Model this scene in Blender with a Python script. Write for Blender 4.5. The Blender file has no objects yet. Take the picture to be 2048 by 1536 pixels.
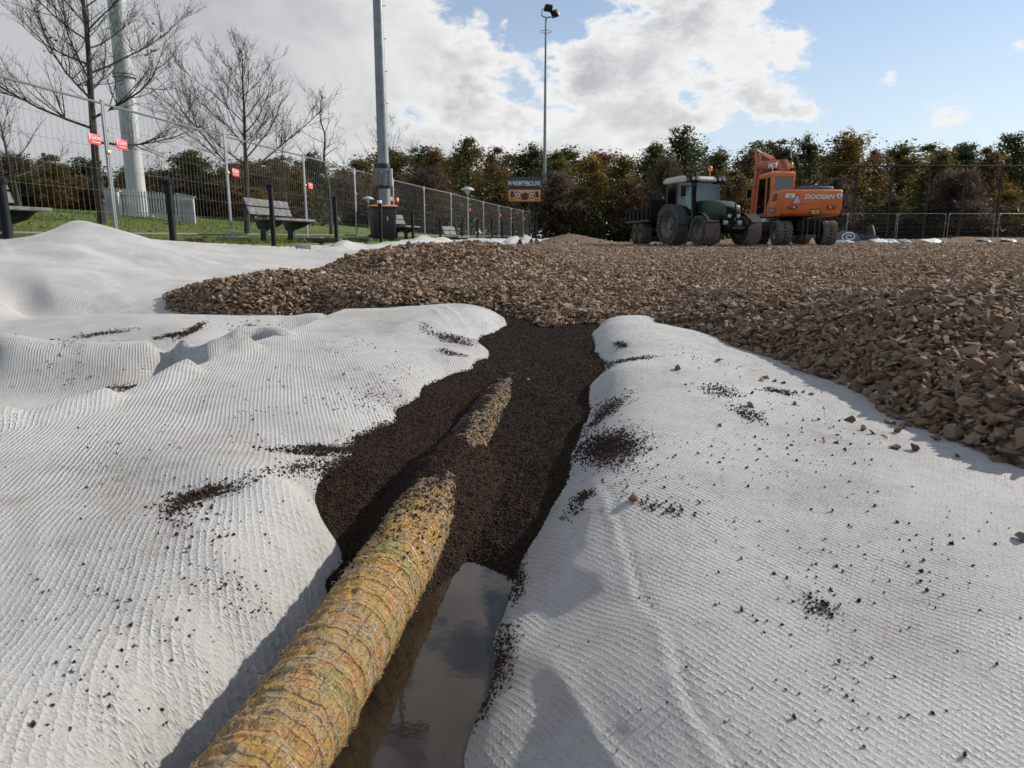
import bpy, bmesh, math, random
import numpy as np
from mathutils import Vector, Matrix, Euler

# ------------------------------------------------------------------ camera, sky, sun, exposure
SC = bpy.context.scene
COL = SC.collection
FPX, CXP, CYP = 1420.0, 1024.0, 768.0          # focal length and centre of the photograph in its own pixels
EYE = 0.34                                      # eye height above the gravel field, metres
PITCH = math.atan((CYP - 474.0) / FPX)
SUN_AZ, SUN_EL = math.radians(64.0), math.radians(27.0)   # to the right of the viewing direction, above the horizon

cam_d = bpy.data.cameras.new('camera'); cam = bpy.data.objects.new('camera', cam_d); COL.objects.link(cam)
cam.location = (0, 0, EYE); cam.rotation_euler = (math.pi / 2 - PITCH, 0, 0)
cam_d.sensor_width = 36.0; cam_d.lens = 36.0 * FPX / 2048.0
cam_d.clip_start = 0.02; cam_d.clip_end = 3000
cam_d.dof.use_dof = True; cam_d.dof.focus_distance = 2.4; cam_d.dof.aperture_fstop = 11.0
SC.camera = cam

SC.view_settings.view_transform = 'Standard'; SC.view_settings.look = 'None'
SC.view_settings.exposure = 0.26; SC.view_settings.gamma = 1.0
SC.view_settings.use_curve_mapping = False
SC.render.engine = 'CYCLES'
SC.cycles.use_denoising = True
SC.cycles.max_bounces = 6; SC.cycles.transparent_max_bounces = 12
SC.cycles.caustics_reflective = False; SC.cycles.caustics_refractive = False
SC.cycles.sample_clamp_indirect = 4.0

sun_d = bpy.data.lights.new('sun', 'SUN'); sun = bpy.data.objects.new('sun', sun_d); COL.objects.link(sun)
sun_d.energy = 5.0; sun_d.angle = math.radians(0.55); sun_d.color = (1.0, 0.93, 0.83)
SUN_DIR = Vector((math.sin(SUN_AZ) * math.cos(SUN_EL), math.cos(SUN_AZ) * math.cos(SUN_EL), math.sin(SUN_EL)))
sun.rotation_euler = SUN_DIR.to_track_quat('Z', 'Y').to_euler()

def ray(px, py):
    u = (px - CXP) / FPX; v = (CYP - py) / FPX
    return np.array([u, math.cos(PITCH) + v * math.sin(PITCH), v * math.cos(PITCH) - math.sin(PITCH)])
def at(px, py, z):                 # where the line of sight meets height z
    d = ray(px, py); t = (z - EYE) / d[2]
    return Vector((d[0] * t, d[1] * t, z))
def aty(px, py, Y):                # where the line of sight reaches forward distance Y
    d = ray(px, py); t = Y / d[1]
    return Vector((d[0] * t, Y, EYE + d[2] * t))

class NT:                          # small helper for node trees
    def __init__(s, tree): s.t = tree; tree.nodes.clear()
    def n(s, kind, **kw):
        nd = s.t.nodes.new(kind)
        for k, v in kw.items():
            if k.startswith('i_'):
                key = k[2:]; key = int(key) if key.isdigit() else key.replace('_', ' ')
                if hasattr(v, 'bl_rna') or isinstance(v, bpy.types.NodeSocket): s.t.links.new(v, nd.inputs[key])
                else: nd.inputs[key].default_value = v
            else: setattr(nd, k, v)
        return nd
    def link(s, a, b): s.t.links.new(a, b)
    def math(s, op, a, b=0.0, c=0.0, clamp=False):
        nd = s.t.nodes.new('ShaderNodeMath'); nd.operation = op; nd.use_clamp = clamp
        for i, x in enumerate((a, b, c)):
            if isinstance(x, bpy.types.NodeSocket): s.t.links.new(x, nd.inputs[i])
            else: nd.inputs[i].default_value = x
        return nd.outputs[0]
    def vmath(s, op, a, b=(0, 0, 0)):
        nd = s.t.nodes.new('ShaderNodeVectorMath'); nd.operation = op
        for i, x in enumerate((a, b)):
            if isinstance(x, bpy.types.NodeSocket): s.t.links.new(x, nd.inputs[i])
            elif op == 'SCALE' and i == 1: nd.inputs['Scale'].default_value = x
            else: nd.inputs[i].default_value = x
        return nd.outputs['Value'] if op == 'DOT_PRODUCT' else nd.outputs[0]
    def mix(s, f, a, b, blend='MIX'):
        nd = s.t.nodes.new('ShaderNodeMix'); nd.data_type = 'RGBA'; nd.blend_type = blend
        for i, x in ((0, f), (6, a), (7, b)):
            if isinstance(x, bpy.types.NodeSocket): s.t.links.new(x, nd.inputs[i])
            else: nd.inputs[i].default_value = (*x, 1) if (i > 0 and len(x) == 3) else x
        return nd.outputs[2]
    def step(s, x, lo, hi, a=0.0, b=1.0):
        nd = s.t.nodes.new('ShaderNodeMapRange'); nd.interpolation_type = 'SMOOTHSTEP'
        s.t.links.new(x, nd.inputs[0])
        for i, v in ((1, lo), (2, hi), (3, a), (4, b)): nd.inputs[i].default_value = v
        return nd.outputs[0]
    def noise(s, vec, scale, detail=4.0, rough=0.55, dist=0.0):
        nd = s.t.nodes.new('ShaderNodeTexNoise')
        if vec is not None: s.t.links.new(vec, nd.inputs['Vector'])
        nd.inputs['Scale'].default_value = scale; nd.inputs['Detail'].default_value = detail
        nd.inputs['Roughness'].default_value = rough; nd.inputs['Distortion'].default_value = dist
        return nd.outputs['Fac']

# world: physical sky with broken cloud laid over it by direction
W = bpy.data.worlds.new('World'); SC.world = W; W.use_nodes = True
w = NT(W.node_tree)
sky = w.n('ShaderNodeTexSky', sky_type='NISHITA')
sky.sun_disc = False; sky.sun_elevation = SUN_EL; sky.sun_rotation = SUN_AZ
sky.air_density = 1.0; sky.dust_density = 0.3; sky.ozone_density = 1.4
tc = w.n('ShaderNodeTexCoord'); d = w.vmath('NORMALIZE', tc.outputs['Generated'])
sep = w.n('ShaderNodeSeparateXYZ'); w.link(d, sep.inputs[0])
zc = w.math('ADD', w.math('MAXIMUM', sep.outputs[2], 0.0), 0.16)
com = w.n('ShaderNodeCombineXYZ')
w.link(w.math('DIVIDE', sep.outputs[0], zc), com.inputs[0]); w.link(w.math('DIVIDE', sep.outputs[1], zc), com.inputs[1])
P = com.outputs[0]
big = w.noise(P, 0.55, 3, 0.5)
wsp = w.n('ShaderNodeMapping', vector_type='POINT'); w.link(d, wsp.inputs[0]); wsp.inputs['Scale'].default_value = (1, 1, 1.7)
puff = w.noise(wsp.outputs[0], 6.0, 10, 0.57, 0.15)
fine = w.noise(wsp.outputs[0], 13.0, 7, 0.62, 0.3)
def lobe(px, py, k):               # a cloud body around one bearing; k sets how tight
    r = ray(px, py); r = r / np.linalg.norm(r)
    dt = w.vmath('DOT_PRODUCT', d, tuple(r))
    return w.math('POWER', 2.718, w.math('MULTIPLY', w.math('SUBTRACT', dt, 1.0), k))
bias = w.math('MULTIPLY', lobe(1405, 90, 150), 0.26)
for px, py, k, a in ((1270, 190, 170, 0.17), (1560, 130, 260, 0.16), (950, 240, 150, 0.20), (1150, 240, 260, 0.12), (760, 150, 120, 0.06),
                     (150, 120, 12, 0.24), (-500, 80, 4, 0.20), (450, 250, 50, 0.08), (1880, 200, 900, 0.20), (1930, 190, 1500, 0.16), (2020, 110, 1800, 0.26), (1780, 145, 1600, 0.20), (1850, 215, 2500, 0.16), (1640, 220, 900, 0.10),
                     (1090, 50, 160, -0.17), (1800, 70, 40, -0.24), (1010, 130, 200, -0.13), (1700, 250, 120, -0.06)):
    bias = w.math('ADD', bias, w.math('MULTIPLY', lobe(px, py, k), a))
den = w.math('ADD', w.math('ADD', w.math('MULTIPLY', w.math('SUBTRACT', puff, 0.5), 1.15), w.math('MULTIPLY', w.math('SUBTRACT', fine, 0.5), 0.85)), w.math('ADD', bias, 0.50))
den = w.math('ADD', den, w.math('MULTIPLY', w.math('SUBTRACT', big, 0.5), 0.22))
cov = w.step(den, 0.53, 0.66)
thick = w.step(den, 0.60, 0.90)
shade = w.noise(wsp.outputs[0], 4.4, 7, 0.6, 0.35)
grey = w.math('MULTIPLY', thick, w.step(shade, 0.34, 0.66), clamp=True)
ccol = w.mix(grey, (1.0, 0.99, 0.975), (0.50, 0.51, 0.535))
heavy = w.step(w.vmath('DOT_PRODUCT', d, tuple(ray(-250, 60) / np.linalg.norm(ray(-250, 60)))), 0.80, 0.985)
ccol = w.mix(w.math('MULTIPLY', heavy, 0.85), ccol, (0.52, 0.53, 0.55))
skyc = w.mix(0.55, sky.outputs[0], w.vmath('MULTIPLY', sky.outputs[0], (0.92, 1.0, 1.12)))
skyb = w.n('ShaderNodeBackground', i_Color=skyc, i_Strength=0.100)
hz = w.step(sep.outputs[2], 0.0, 0.30, 0.66, 0.24)          # thin veil, whiter towards the horizon
veil = w.n('ShaderNodeBackground', i_Strength=0.70); veil.inputs['Color'].default_value = (0.88, 0.94, 1.0, 1)
sv = w.n('ShaderNodeMixShader', i_0=hz, i_1=skyb.outputs[0], i_2=veil.outputs[0])
cb = w.n('ShaderNodeBackground', i_Color=ccol, i_Strength=0.78)
mx = w.n('ShaderNodeMixShader', i_0=w.math('MULTIPLY', cov, 0.95), i_1=sv.outputs[0], i_2=cb.outputs[0])
out = w.n('ShaderNodeOutputWorld', i_Surface=mx.outputs[0])
# ------------------------------------------------------------------ helpers
rng = np.random.default_rng(11); random.seed(5)
_perm = np.random.default_rng(3).random((256, 256))
def vnoise(x, y):
    xi = np.floor(x).astype(int); yi = np.floor(y).astype(int); fx = x - xi; fy = y - yi
    fx = fx * fx * (3 - 2 * fx); fy = fy * fy * (3 - 2 * fy)
    g = lambda a, b: _perm[a & 255, b & 255]
    return (g(xi, yi) * (1 - fx) + g(xi + 1, yi) * fx) * (1 - fy) + (g(xi, yi + 1) * (1 - fx) + g(xi + 1, yi + 1) * fx) * fy
def fbm(x, y, s, oct=4, gain=0.5):
    v = 0; a = 1.0; t = 0
    for k in range(oct):
        v = v + a * (vnoise(x * s + 17.3 * k, y * s + 5.1 * k) - 0.5); t += a; a *= gain; s *= 2.03
    return v / t * 2
def sstep(x, a, b):
    t = np.clip((x - a) / (b - a), 0, 1); return t * t * (3 - 2 * t)

class TPS:                         # smooth surface through points (x, y, z); metric widens with distance
    def __init__(s, pts, lam=1e-4):
        p = np.array(pts, float); s.q = s.tr(p[:, 0], p[:, 1]); n = len(p)
        K = s.k(s.q, s.q) + lam * np.eye(n); Pm = np.c_[np.ones(n), s.q]
        A = np.zeros((n + 3, n + 3)); A[:n, :n] = K; A[:n, n:] = Pm; A[n:, :n] = Pm.T
        s.c = np.linalg.solve(A, np.r_[p[:, 2], 0, 0, 0])
    def tr(s, x, y):
        yy = np.maximum(y, 0.05) + 0.5
        return np.c_[x / yy, np.log(yy)]
    def k(s, a, b):
        r2 = ((a[:, None, :] - b[None, :, :]) ** 2).sum(-1)
        return np.where(r2 > 1e-12, 0.5 * r2 * np.log(r2 + 1e-12), 0)
    def __call__(s, x, y):
        x = np.asarray(x, float); y = np.asarray(y, float); sh = x.shape; q = s.tr(x.ravel(), y.ravel()); o = np.empty(len(q))
        for i in range(0, len(q), 40000):
            qq = q[i:i + 40000]
            o[i:i + 40000] = s.k(qq, s.q) @ s.c[:-3] + s.c[-3] + qq @ s.c[-2:]
        return o.reshape(sh)

def link(o, parent=None):
    COL.objects.link(o)
    if parent is not None: o.parent = parent
    return o
def tag(o, label=None, cat=None, group=None, kind=None):
    if label: o['label'] = label
    if cat: o['category'] = cat
    if group: o['group'] = group
    if kind: o['kind'] = kind
    return o
def thing(name, label, cat, loc=(0, 0, 0), rz=0.0, group=None, rot=None):
    o = bpy.data.objects.new(name, None); link(o); o.empty_display_size = 0.1
    o.location = loc; o.rotation_euler = rot if rot else (0, 0, rz)
    return tag(o, label, cat, group)
def np_mesh(name, V, F, mat=None, parent=None, smooth=True, cols=None, link_it=True):
    """V (n,3); F (m,3) or (m,4)"""
    V = np.asarray(V, np.float32); F = np.asarray(F, np.int32); k = F.shape[1]
    me = bpy.data.meshes.new(name)
    me.vertices.add(len(V)); me.vertices.foreach_set('co', V.ravel())
    me.loops.add(F.size); me.loops.foreach_set('vertex_index', F.ravel())
    me.polygons.add(len(F)); me.polygons.foreach_set('loop_start', np.arange(0, F.size, k, dtype=np.int32))
    me.update(calc_edges=True)
    me.polygons.foreach_set('use_smooth', np.full(len(F), smooth))
    if cols is not None:
        at_ = me.color_attributes.new('tint', 'FLOAT_COLOR', 'POINT')
        c = np.ones((len(V), 4), np.float32); c[:, :cols.shape[1]] = cols
        at_.data.foreach_set('color', c.ravel())
    if mat: me.materials.append(mat)
    if not link_it: return me
    return link(bpy.data.objects.new(name, me), parent)
def grid_faces(nu, nv):
    i = np.arange(nu * nv).reshape(nu, nv)
    return np.c_[i[:-1, :-1].ravel(), i[1:, :-1].ravel(), i[1:, 1:].ravel(), i[:-1, 1:].ravel()]

class MB:                          # collects boxes, prisms and tubes; build() links them as one mesh
    def __init__(s): s.v = []; s.f = []
    def add(s, vs, fs):
        o = len(s.v); s.v += [tuple(p) for p in vs]; s.f += [tuple(i + o for i in f) for f in fs]; return s
    def box(s, c, sz, rot=None):
        x, y, z = (q / 2 for q in sz); R = Euler(rot).to_matrix() if rot else Matrix.Identity(3)
        vs = [Vector(c) + R @ Vector((a * x, b * y, e * z)) for a in (-1, 1) for b in (-1, 1) for e in (-1, 1)]
        return s.add(vs, [(0, 1, 3, 2), (4, 6, 7, 5), (0, 4, 5, 1), (2, 3, 7, 6), (0, 2, 6, 4), (1, 5, 7, 3)])
    def bb(s, x0, x1, y0, y1, z0, z1): return s.box(((x0 + x1) / 2, (y0 + y1) / 2, (z0 + z1) / 2), (x1 - x0, y1 - y0, z1 - z0))
    def prism(s, poly, axis, a, b, taper=None):      # poly of 2-D points in the plane normal to axis, extruded a..b
        def put(p, t):
            return {'x': (t, p[0], p[1]), 'y': (p[0], t, p[1]), 'z': (p[0], p[1], t)}[axis]
        n = len(poly); p2 = taper or poly
        vs = [put(p, a) for p in poly] + [put(p, b) for p in p2]
        fs = [tuple(range(n))[::-1], tuple(range(n, 2 * n))] + [(i, (i + 1) % n, n + (i + 1) % n, n + i) for i in range(n)]
        return s.add(vs, fs)
    def tube(s, pts, r, n=8, caps=True):
        pts = [Vector(p) for p in pts]; rs = r if isinstance(r, (list, tuple)) else [r] * len(pts); vs = []; fs = []
        up = None
        for i, p in enumerate(pts):
            t = (pts[min(i + 1, len(pts) - 1)] - pts[max(i - 1, 0)]).normalized()
            if up is None: up = t.orthogonal().normalized()
            a = (up - t * up.dot(t)).normalized(); b = t.cross(a); up = a
            vs += [p + (a * math.cos(6.28318 * k / n) + b * math.sin(6.28318 * k / n)) * rs[i] for k in range(n)]
        for i in range(len(pts) - 1):
            for k in range(n): fs.append((i * n + k, i * n + (k + 1) % n, (i + 1) * n + (k + 1) % n, (i + 1) * n + k))
        if caps: fs += [tuple(range(n))[::-1], tuple(range((len(pts) - 1) * n, len(pts) * n))]
        return s.add(vs, fs)
    def lathe(s, prof, axis='z', c=(0, 0, 0), n=32):  # prof: (radius, height along axis)
        vs = []; fs = []; m = len(prof)
        for k in range(n):
            ca, sa = math.cos(6.28318531 * k / n), math.sin(6.28318531 * k / n)
            for r, h in prof:
                p = {'z': (r * ca, r * sa, h), 'y': (r * ca, h, r * sa), 'x': (h, r * ca, r * sa)}[axis]
                vs.append((p[0] + c[0], p[1] + c[1], p[2] + c[2]))
        for k in range(n):
            for j in range(m - 1):
                a, b = k * m + j, ((k + 1) % n) * m + j; fs.append((a, b, b + 1, a + 1))
        return s.add(vs, fs)
    def build(s, name, mat, parent=None, bevel=0.0, smooth=35, segs=2):
        me = bpy.data.meshes.new(name); me.from_pydata(s.v, [], s.f); me.validate()
        bm = bmesh.new(); bm.from_mesh(me); bmesh.ops.recalc_face_normals(bm, faces=bm.faces)
        if bevel > 0:
            ed = [e for e in bm.edges if len(e.link_faces) == 2 and e.calc_face_angle(0) > 0.6]
            bmesh.ops.bevel(bm, geom=ed, offset=bevel, segments=segs, profile=0.5, affect='EDGES', clamp_overlap=True)
        bm.to_mesh(me); bm.free()
        if smooth:
            me.polygons.foreach_set('use_smooth', [True] * len(me.polygons)); me.set_sharp_from_angle(angle=math.radians(smooth))
        if mat: me.materials.append(mat)
        return link(bpy.data.objects.new(name, me), parent)

def text_mesh(name, s, size, mat, parent, loc, rot, extrude=0.004, shear=0.0, sx=1.0, align='CENTER', bold=0.0):
    cu = bpy.data.curves.new(name, 'FONT'); cu.body = s; cu.size = size; cu.extrude = extrude; cu.shear = shear
    cu.align_x = align; cu.align_y = 'CENTER'; cu.offset = bold; cu.resolution_u = 3
    o = bpy.data.objects.new(name, cu); COL.objects.link(o)
    dg = bpy.context.evaluated_depsgraph_get(); me = bpy.data.meshes.new_from_object(o.evaluated_get(dg))
    bpy.data.objects.remove(o); me.name = name; me.materials.clear(); me.materials.append(mat)
    ob = link(bpy.data.objects.new(name, me), parent); ob.location = loc; ob.rotation_euler = rot; ob.scale = (sx, 1, 1)
    return ob
def copy_tree(o, parent=None):
    c = o.copy(); COL.objects.link(c); c.parent = parent
    for ch in list(o.children): copy_tree(ch, c)
    return c

_mats = {}
def mat(name, col, rough=0.6, metal=0.0, spec=0.5, var=0.0, vscale=3.0, bump=0.0, bscale=40.0, col2=None, dirt=0.0):
    if name in _mats: return _mats[name]
    m = bpy.data.materials.new(name); m.use_nodes = True; t = NT(m.node_tree)
    b = t.n('ShaderNodeBsdfPrincipled', i_Roughness=rough, i_Metallic=metal); b.inputs['Specular IOR Level'].default_value = spec
    b.inputs['Base Color'].default_value = (*col, 1)
    tcx = t.n('ShaderNodeTexCoord'); oi = t.n('ShaderNodeObjectInfo')
    vec = t.vmath('ADD', tcx.outputs['Object'], t.vmath('SCALE', oi.outputs['Location'], 0.37))
    if var > 0 or col2:
        f = t.noise(vec, vscale, 5, 0.6)
        c2 = col2 or tuple(c * (1 - var) for c in col)
        cc = t.mix(t.step(f, 0.35, 0.66), col, c2)
        if dirt > 0:
            f2 = t.noise(vec, vscale * 5, 6, 0.7); cc = t.mix(t.math('MULTIPLY', t.step(f2, 0.48, 0.75), dirt), cc, (0.16, 0.12, 0.09))
        t.link(cc, b.inputs['Base Color'])
        t.link(t.math('ADD', rough - 0.08, t.math('MULTIPLY', f, 0.18)), b.inputs['Roughness'])
    if bump > 0:
        bp = t.n('ShaderNodeBump', i_Strength=bump, i_Distance=0.01, i_Height=t.noise(vec, bscale, 5, 0.6)); t.link(bp.outputs[0], b.inputs['Normal'])
    t.n('ShaderNodeOutputMaterial', i_Surface=b.outputs[0]); _mats[name] = m
    return m
# ------------------------------------------------------------------ layout lines
FJ = [(208, 225, 10.9), (450, 283, 14.3), (607, 320, 17.7), (709, 348, 21.3), (786, 367, 25.0), (848, 380, 28.7), (902, 392, 32.5),
      (936, 400, 36.3), (967, 407, 40.4), (998, 414, 45.0), (1022, 419, 49.0), (1046, 424, 53.5), (1073, 430, 59.0), (1101, 434, 65.0)]
FJW = [aty(*j) for j in FJ]
FJW = [FJW[0] + (FJW[0] - FJW[1]) * 2.02, FJW[0] + (FJW[0] - FJW[1]) * 1.01] + FJW
_fy = np.array([p.y for p in FJW]); _fx = np.array([p.x for p in FJW])
def FX(y): return np.interp(y, _fy, _fx) - np.clip(_fy[0] - np.asarray(y, float), 0, None) * 0.13
def XL(y): return FX(y) + 1.55           # line of the dark railing posts, edge of the pitch
ZB = 0.22                                  # ground level along the fence

def terrain_z(x, y):
    x = np.asarray(x, float); y = np.asarray(y, float)
    s = XL(y) - x                          # metres outward from the pitch edge
    z = -0.5 + (ZB + 0.5) * sstep(s, -0.55, 0.25)
    z = z + 1.5 * sstep(s, 1.9, 24) + fbm(x, y, 0.25, 3) * 0.10 * sstep(s, 2.5, 8) + fbm(x, y, 1.7, 3) * 0.025 * sstep(s, 1.0, 2)
    far = sstep(y, 55, 58)
    return z * (1 - far) + far * np.maximum(z, -0.05 + 0.2 * fbm(x, y, 0.1, 2))

# ------------------------------------------------------------------ materials of the ground
def cloth_mat(name, ang, stain=0.5, grime=0.3):
    m = bpy.data.materials.new(name); m.use_nodes = True; t = NT(m.node_tree)
    tc = t.n('ShaderNodeTexCoord'); O = tc.outputs['Object']
    warp = t.n('ShaderNodeTexNoise'); t.link(O, warp.inputs['Vector']); warp.inputs['Scale'].default_value = 6; warp.inputs['Detail'].default_value = 2
    v = t.vmath('ADD', O, t.vmath('SCALE', t.vmath('SUBTRACT', warp.outputs['Color'], (0.5, 0.5, 0.5)), 0.008))
    mp = t.n('ShaderNodeMapping'); t.link(v, mp.inputs[0]); mp.inputs['Rotation'].default_value = (0, 0, ang)
    mp.inputs['Scale'].default_value = (1, 1, 0.25)
    sx = t.n('ShaderNodeSeparateXYZ'); t.link(mp.outputs[0], sx.inputs[0])
    px = t.math('ADD', sx.outputs[0], t.math('MULTIPLY', sx.outputs[2], 1.0)); py = sx.outputs[1]
    # leno-like weave: ribs every 10 mm broken into staggered knots
    # narrow raised ribs every 10 mm, zigzagging, broken into knots
    row = t.math('FLOOR', t.math('ADD', t.math('DIVIDE', px, 0.0105), 0.5))
    jv = t.n('ShaderNodeCombineXYZ'); t.link(t.math('MULTIPLY', row, 3.7), jv.inputs[0]); t.link(t.math('MULTIPLY', py, 110.0), jv.inputs[1])
    jag = t.noise(jv.outputs[0], 1.0, 2, 0.6)
    pz = t.math('ADD', px, t.math('MULTIPLY', t.math('SUBTRACT', jag, 0.5), 0.0075))
    rib = t.math('ABSOLUTE', t.math('SINE', t.math('MULTIPLY', pz, math.pi / 0.0105)))
    ridge = t.math('POWER', t.math('SUBTRACT', 1.0, rib), 1.25)
    ph = t.math('MULTIPLY', t.math('FRACT', t.math('MULTIPLY', row, 0.5)), 0.011)
    crs = t.math('POWER', t.math('SUBTRACT', 1.0, t.math('ABSOLUTE', t.math('SINE', t.math('MULTIPLY', t.math('ADD', t.math('ADD', py, ph), t.math('MULTIPLY', t.noise(O, 60, 2), 0.008)), math.pi / 0.011)))), 2.0)
    ridge = t.math('MAXIMUM', ridge, t.math('MULTIPLY', crs, 0.85))
    jv2 = t.vmath('SCALE', jv.outputs[0], 1.6); kn = t.step(t.noise(jv2, 1.0, 2, 0.6), 0.30, 0.60, 0.45, 1.05)
    brk = t.step(t.noise(O, 38, 4, 0.7), 0.30, 0.62, 0.25, 1.25)
    thr = t.math('SINE', t.math('MULTIPLY', t.math('ADD', py, t.math('MULTIPLY', px, 0.15)), 6.2832 / 0.0025))
    amp = t.math('ADD', 0.35, t.math('MULTIPLY', t.noise(O, 5.0, 3), 1.2))
    h = t.math('ADD', t.math('MULTIPLY', t.math('MULTIPLY', t.math('MULTIPLY', ridge, kn), brk), amp), t.math('MULTIPLY', thr, 0.05))
    h = t.math('ADD', h, t.math('MULTIPLY', t.noise(O, 330, 4, 0.78), 1.15))
    bp = t.n('ShaderNodeBump', i_Strength=1.0, i_Distance=0.0052, i_Height=h)
    n1 = t.noise(O, 2.3, 6, 0.62); n2 = t.noise(O, 11, 6, 0.7); n3 = t.noise(O, 45, 4, 0.7)
    c = t.mix(t.step(n1, 0.35, 0.7), (0.58, 0.575, 0.56), (0.44, 0.435, 0.42))
    c = t.mix(t.math('MULTIPLY', t.math('MULTIPLY', t.step(n1, 0.45, 0.62), t.step(n2, 0.45, 0.64)), stain), c, (0.33, 0.28, 0.235))
    c = t.mix(t.math('MULTIPLY', t.math('MULTIPLY', t.step(n2, 0.52, 0.62), t.step(n3, 0.52, 0.66)), grime), c, (0.22, 0.18, 0.15))
    c = t.mix(t.math('MULTIPLY', t.step(t.math('MULTIPLY', ridge, kn), 0.30, 0.0), 0.22), c, (0.36, 0.35, 0.34))
    b = t.n('ShaderNodeBsdfPrincipled', i_Base_Color=c, i_Roughness=0.40); t.link(bp.outputs[0], b.inputs['Normal'])
    b.inputs['Specular IOR Level'].default_value = 0.5
    b.inputs['Sheen Weight'].default_value = 0.15
    t.n('ShaderNodeOutputMaterial', i_Surface=b.outputs[0])
    return m
M_clothA = cloth_mat('white_woven_sheet', math.radians(-17), 0.6, 0.40)
M_clothB = cloth_mat('white_woven_sheet_back', math.radians(-8), 0.35, 0.12)
M_clothC = cloth_mat('white_woven_sheet_side', math.radians(-31), 0.45, 0.30)

def tint_mat(name, rough=0.85, bump=0.5, bscale=60, dust=None, bdist=0.006, spec=0.3, lite=(0.22, 0.155, 0.105)):
    m = bpy.data.materials.new(name); m.use_nodes = True; t = NT(m.node_tree)
    a = t.n('ShaderNodeVertexColor', layer_name='tint'); tc = t.n('ShaderNodeTexCoord'); O = tc.outputs['Object']
    n = t.noise(O, bscale, 6, 0.65); n2 = t.noise(O, bscale * 0.22, 4, 0.6)
    c = t.mix(t.step(n, 0.3, 0.7), a.outputs[0], t.mix(0.45, a.outputs[0], lite, 'MIX'))
    if dust: c = t.mix(t.math('MULTIPLY', t.step(n2, 0.45, 0.65), 0.5), c, dust)
    bp = t.n('ShaderNodeBump', i_Strength=bump, i_Distance=bdist, i_Height=n)
    b = t.n('ShaderNodeBsdfPrincipled', i_Base_Color=c, i_Roughness=rough, i_Normal=bp.outputs[0]); b.inputs['Specular IOR Level'].default_value = spec
    t.n('ShaderNodeOutputMaterial', i_Surface=b.outputs[0]); return m
M_stone = tint_mat('brown_crushed_stone', 0.85, 0.55, 70, (0.24, 0.165, 0.11), spec=0.15)
M_grain = tint_mat('dark_granulate', 0.85, 0.3, 300, (0.030, 0.019, 0.014), 0.001, spec=0.1, lite=(0.034, 0.0215, 0.016))

def gravel_base_mat():
    m = bpy.data.materials.new('gravel_bed'); m.use_nodes = True; t = NT(m.node_tree)
    tc = t.n('ShaderNodeTexCoord'); O = tc.outputs['Object']
    v1 = t.n('ShaderNodeTexVoronoi', i_Scale=24.0); t.link(O, v1.inputs['Vector']); v1.inputs['Randomness'].default_value = 1.0
    hsv = t.n('ShaderNodeSeparateColor'); t.link(v1.outputs['Color'], hsv.inputs[0])
    c = t.mix(hsv.outputs[0], (0.15, 0.10, 0.066), (0.36, 0.255, 0.17))
    c = t.mix(t.step(v1.outputs['Distance'], 0.25, 0.75), c, (0.05, 0.035, 0.025))
    c = t.mix(t.math('MULTIPLY', t.step(t.noise(O, 0.22, 4), 0.45, 0.65), 0.5), c, (0.27, 0.19, 0.13))
    hgt = t.math('SUBTRACT', t.math('MULTIPLY', hsv.outputs[1], 0.6), v1.outputs['Distance'])
    bp = t.n('ShaderNodeBump', i_Strength=1.0, i_Distance=0.03, i_Height=hgt)
    b = t.n('ShaderNodeBsdfPrincipled', i_Base_Color=c, i_Roughness=0.9, i_Normal=bp.outputs[0]); b.inputs['Specular IOR Level'].default_value = 0.2
    t.n('ShaderNodeOutputMaterial', i_Surface=b.outputs[0]); return m
M_gravel = gravel_base_mat()

def soil_mat():
    m = bpy.data.materials.new('dark_granular_fill'); m.use_nodes = True; t = NT(m.node_tree)
    tc = t.n('ShaderNodeTexCoord'); O = tc.outputs['Object']
    v1 = t.n('ShaderNodeTexVoronoi', i_Scale=210.0); t.link(O, v1.inputs['Vector'])
    hsv = t.n('ShaderNodeSeparateColor'); t.link(v1.outputs['Color'], hsv.inputs[0])
    c = t.mix(hsv.outputs[0], (0.010, 0.006, 0.0042), (0.038, 0.0235, 0.0165))
    c = t.mix(t.step(t.noise(O, 5, 4), 0.42, 0.7), c, t.mix(0.5, c, (0.024, 0.016, 0.012)))
    bp = t.n('ShaderNodeBump', i_Strength=0.9, i_Distance=0.004, i_Height=t.math('SUBTRACT', hsv.outputs[1], t.math('MULTIPLY', v1.outputs['Distance'], 2.0)))
    b = t.n('ShaderNodeBsdfPrincipled', i_Base_Color=c, i_Roughness=0.85, i_Normal=bp.outputs[0]); b.inputs['Specular IOR Level'].default_value = 0.12
    t.n('ShaderNodeOutputMaterial', i_Surface=b.outputs[0]); return m
M_soil = soil_mat()

def water_mat():
    m = bpy.data.materials.new('muddy_water'); m.use_nodes = True; t = NT(m.node_tree)
    tc = t.n('ShaderNodeTexCoord'); O = tc.outputs['Object']
    c = t.mix(t.step(t.noise(O, 9, 4), 0.35, 0.7), (0.014, 0.010, 0.0075), (0.026, 0.019, 0.014))
    bp = t.n('ShaderNodeBump', i_Strength=0.04, i_Distance=0.002, i_Height=t.noise(O, 55, 2))
    b = t.n('ShaderNodeBsdfPrincipled', i_Base_Color=c, i_Roughness=0.04, i_IOR=1.34, i_Normal=bp.outputs[0])
    b.inputs['Specular IOR Level'].default_value = 0.7
    t.n('ShaderNodeOutputMaterial', i_Surface=b.outputs[0]); return m
M_water = water_mat()

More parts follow.
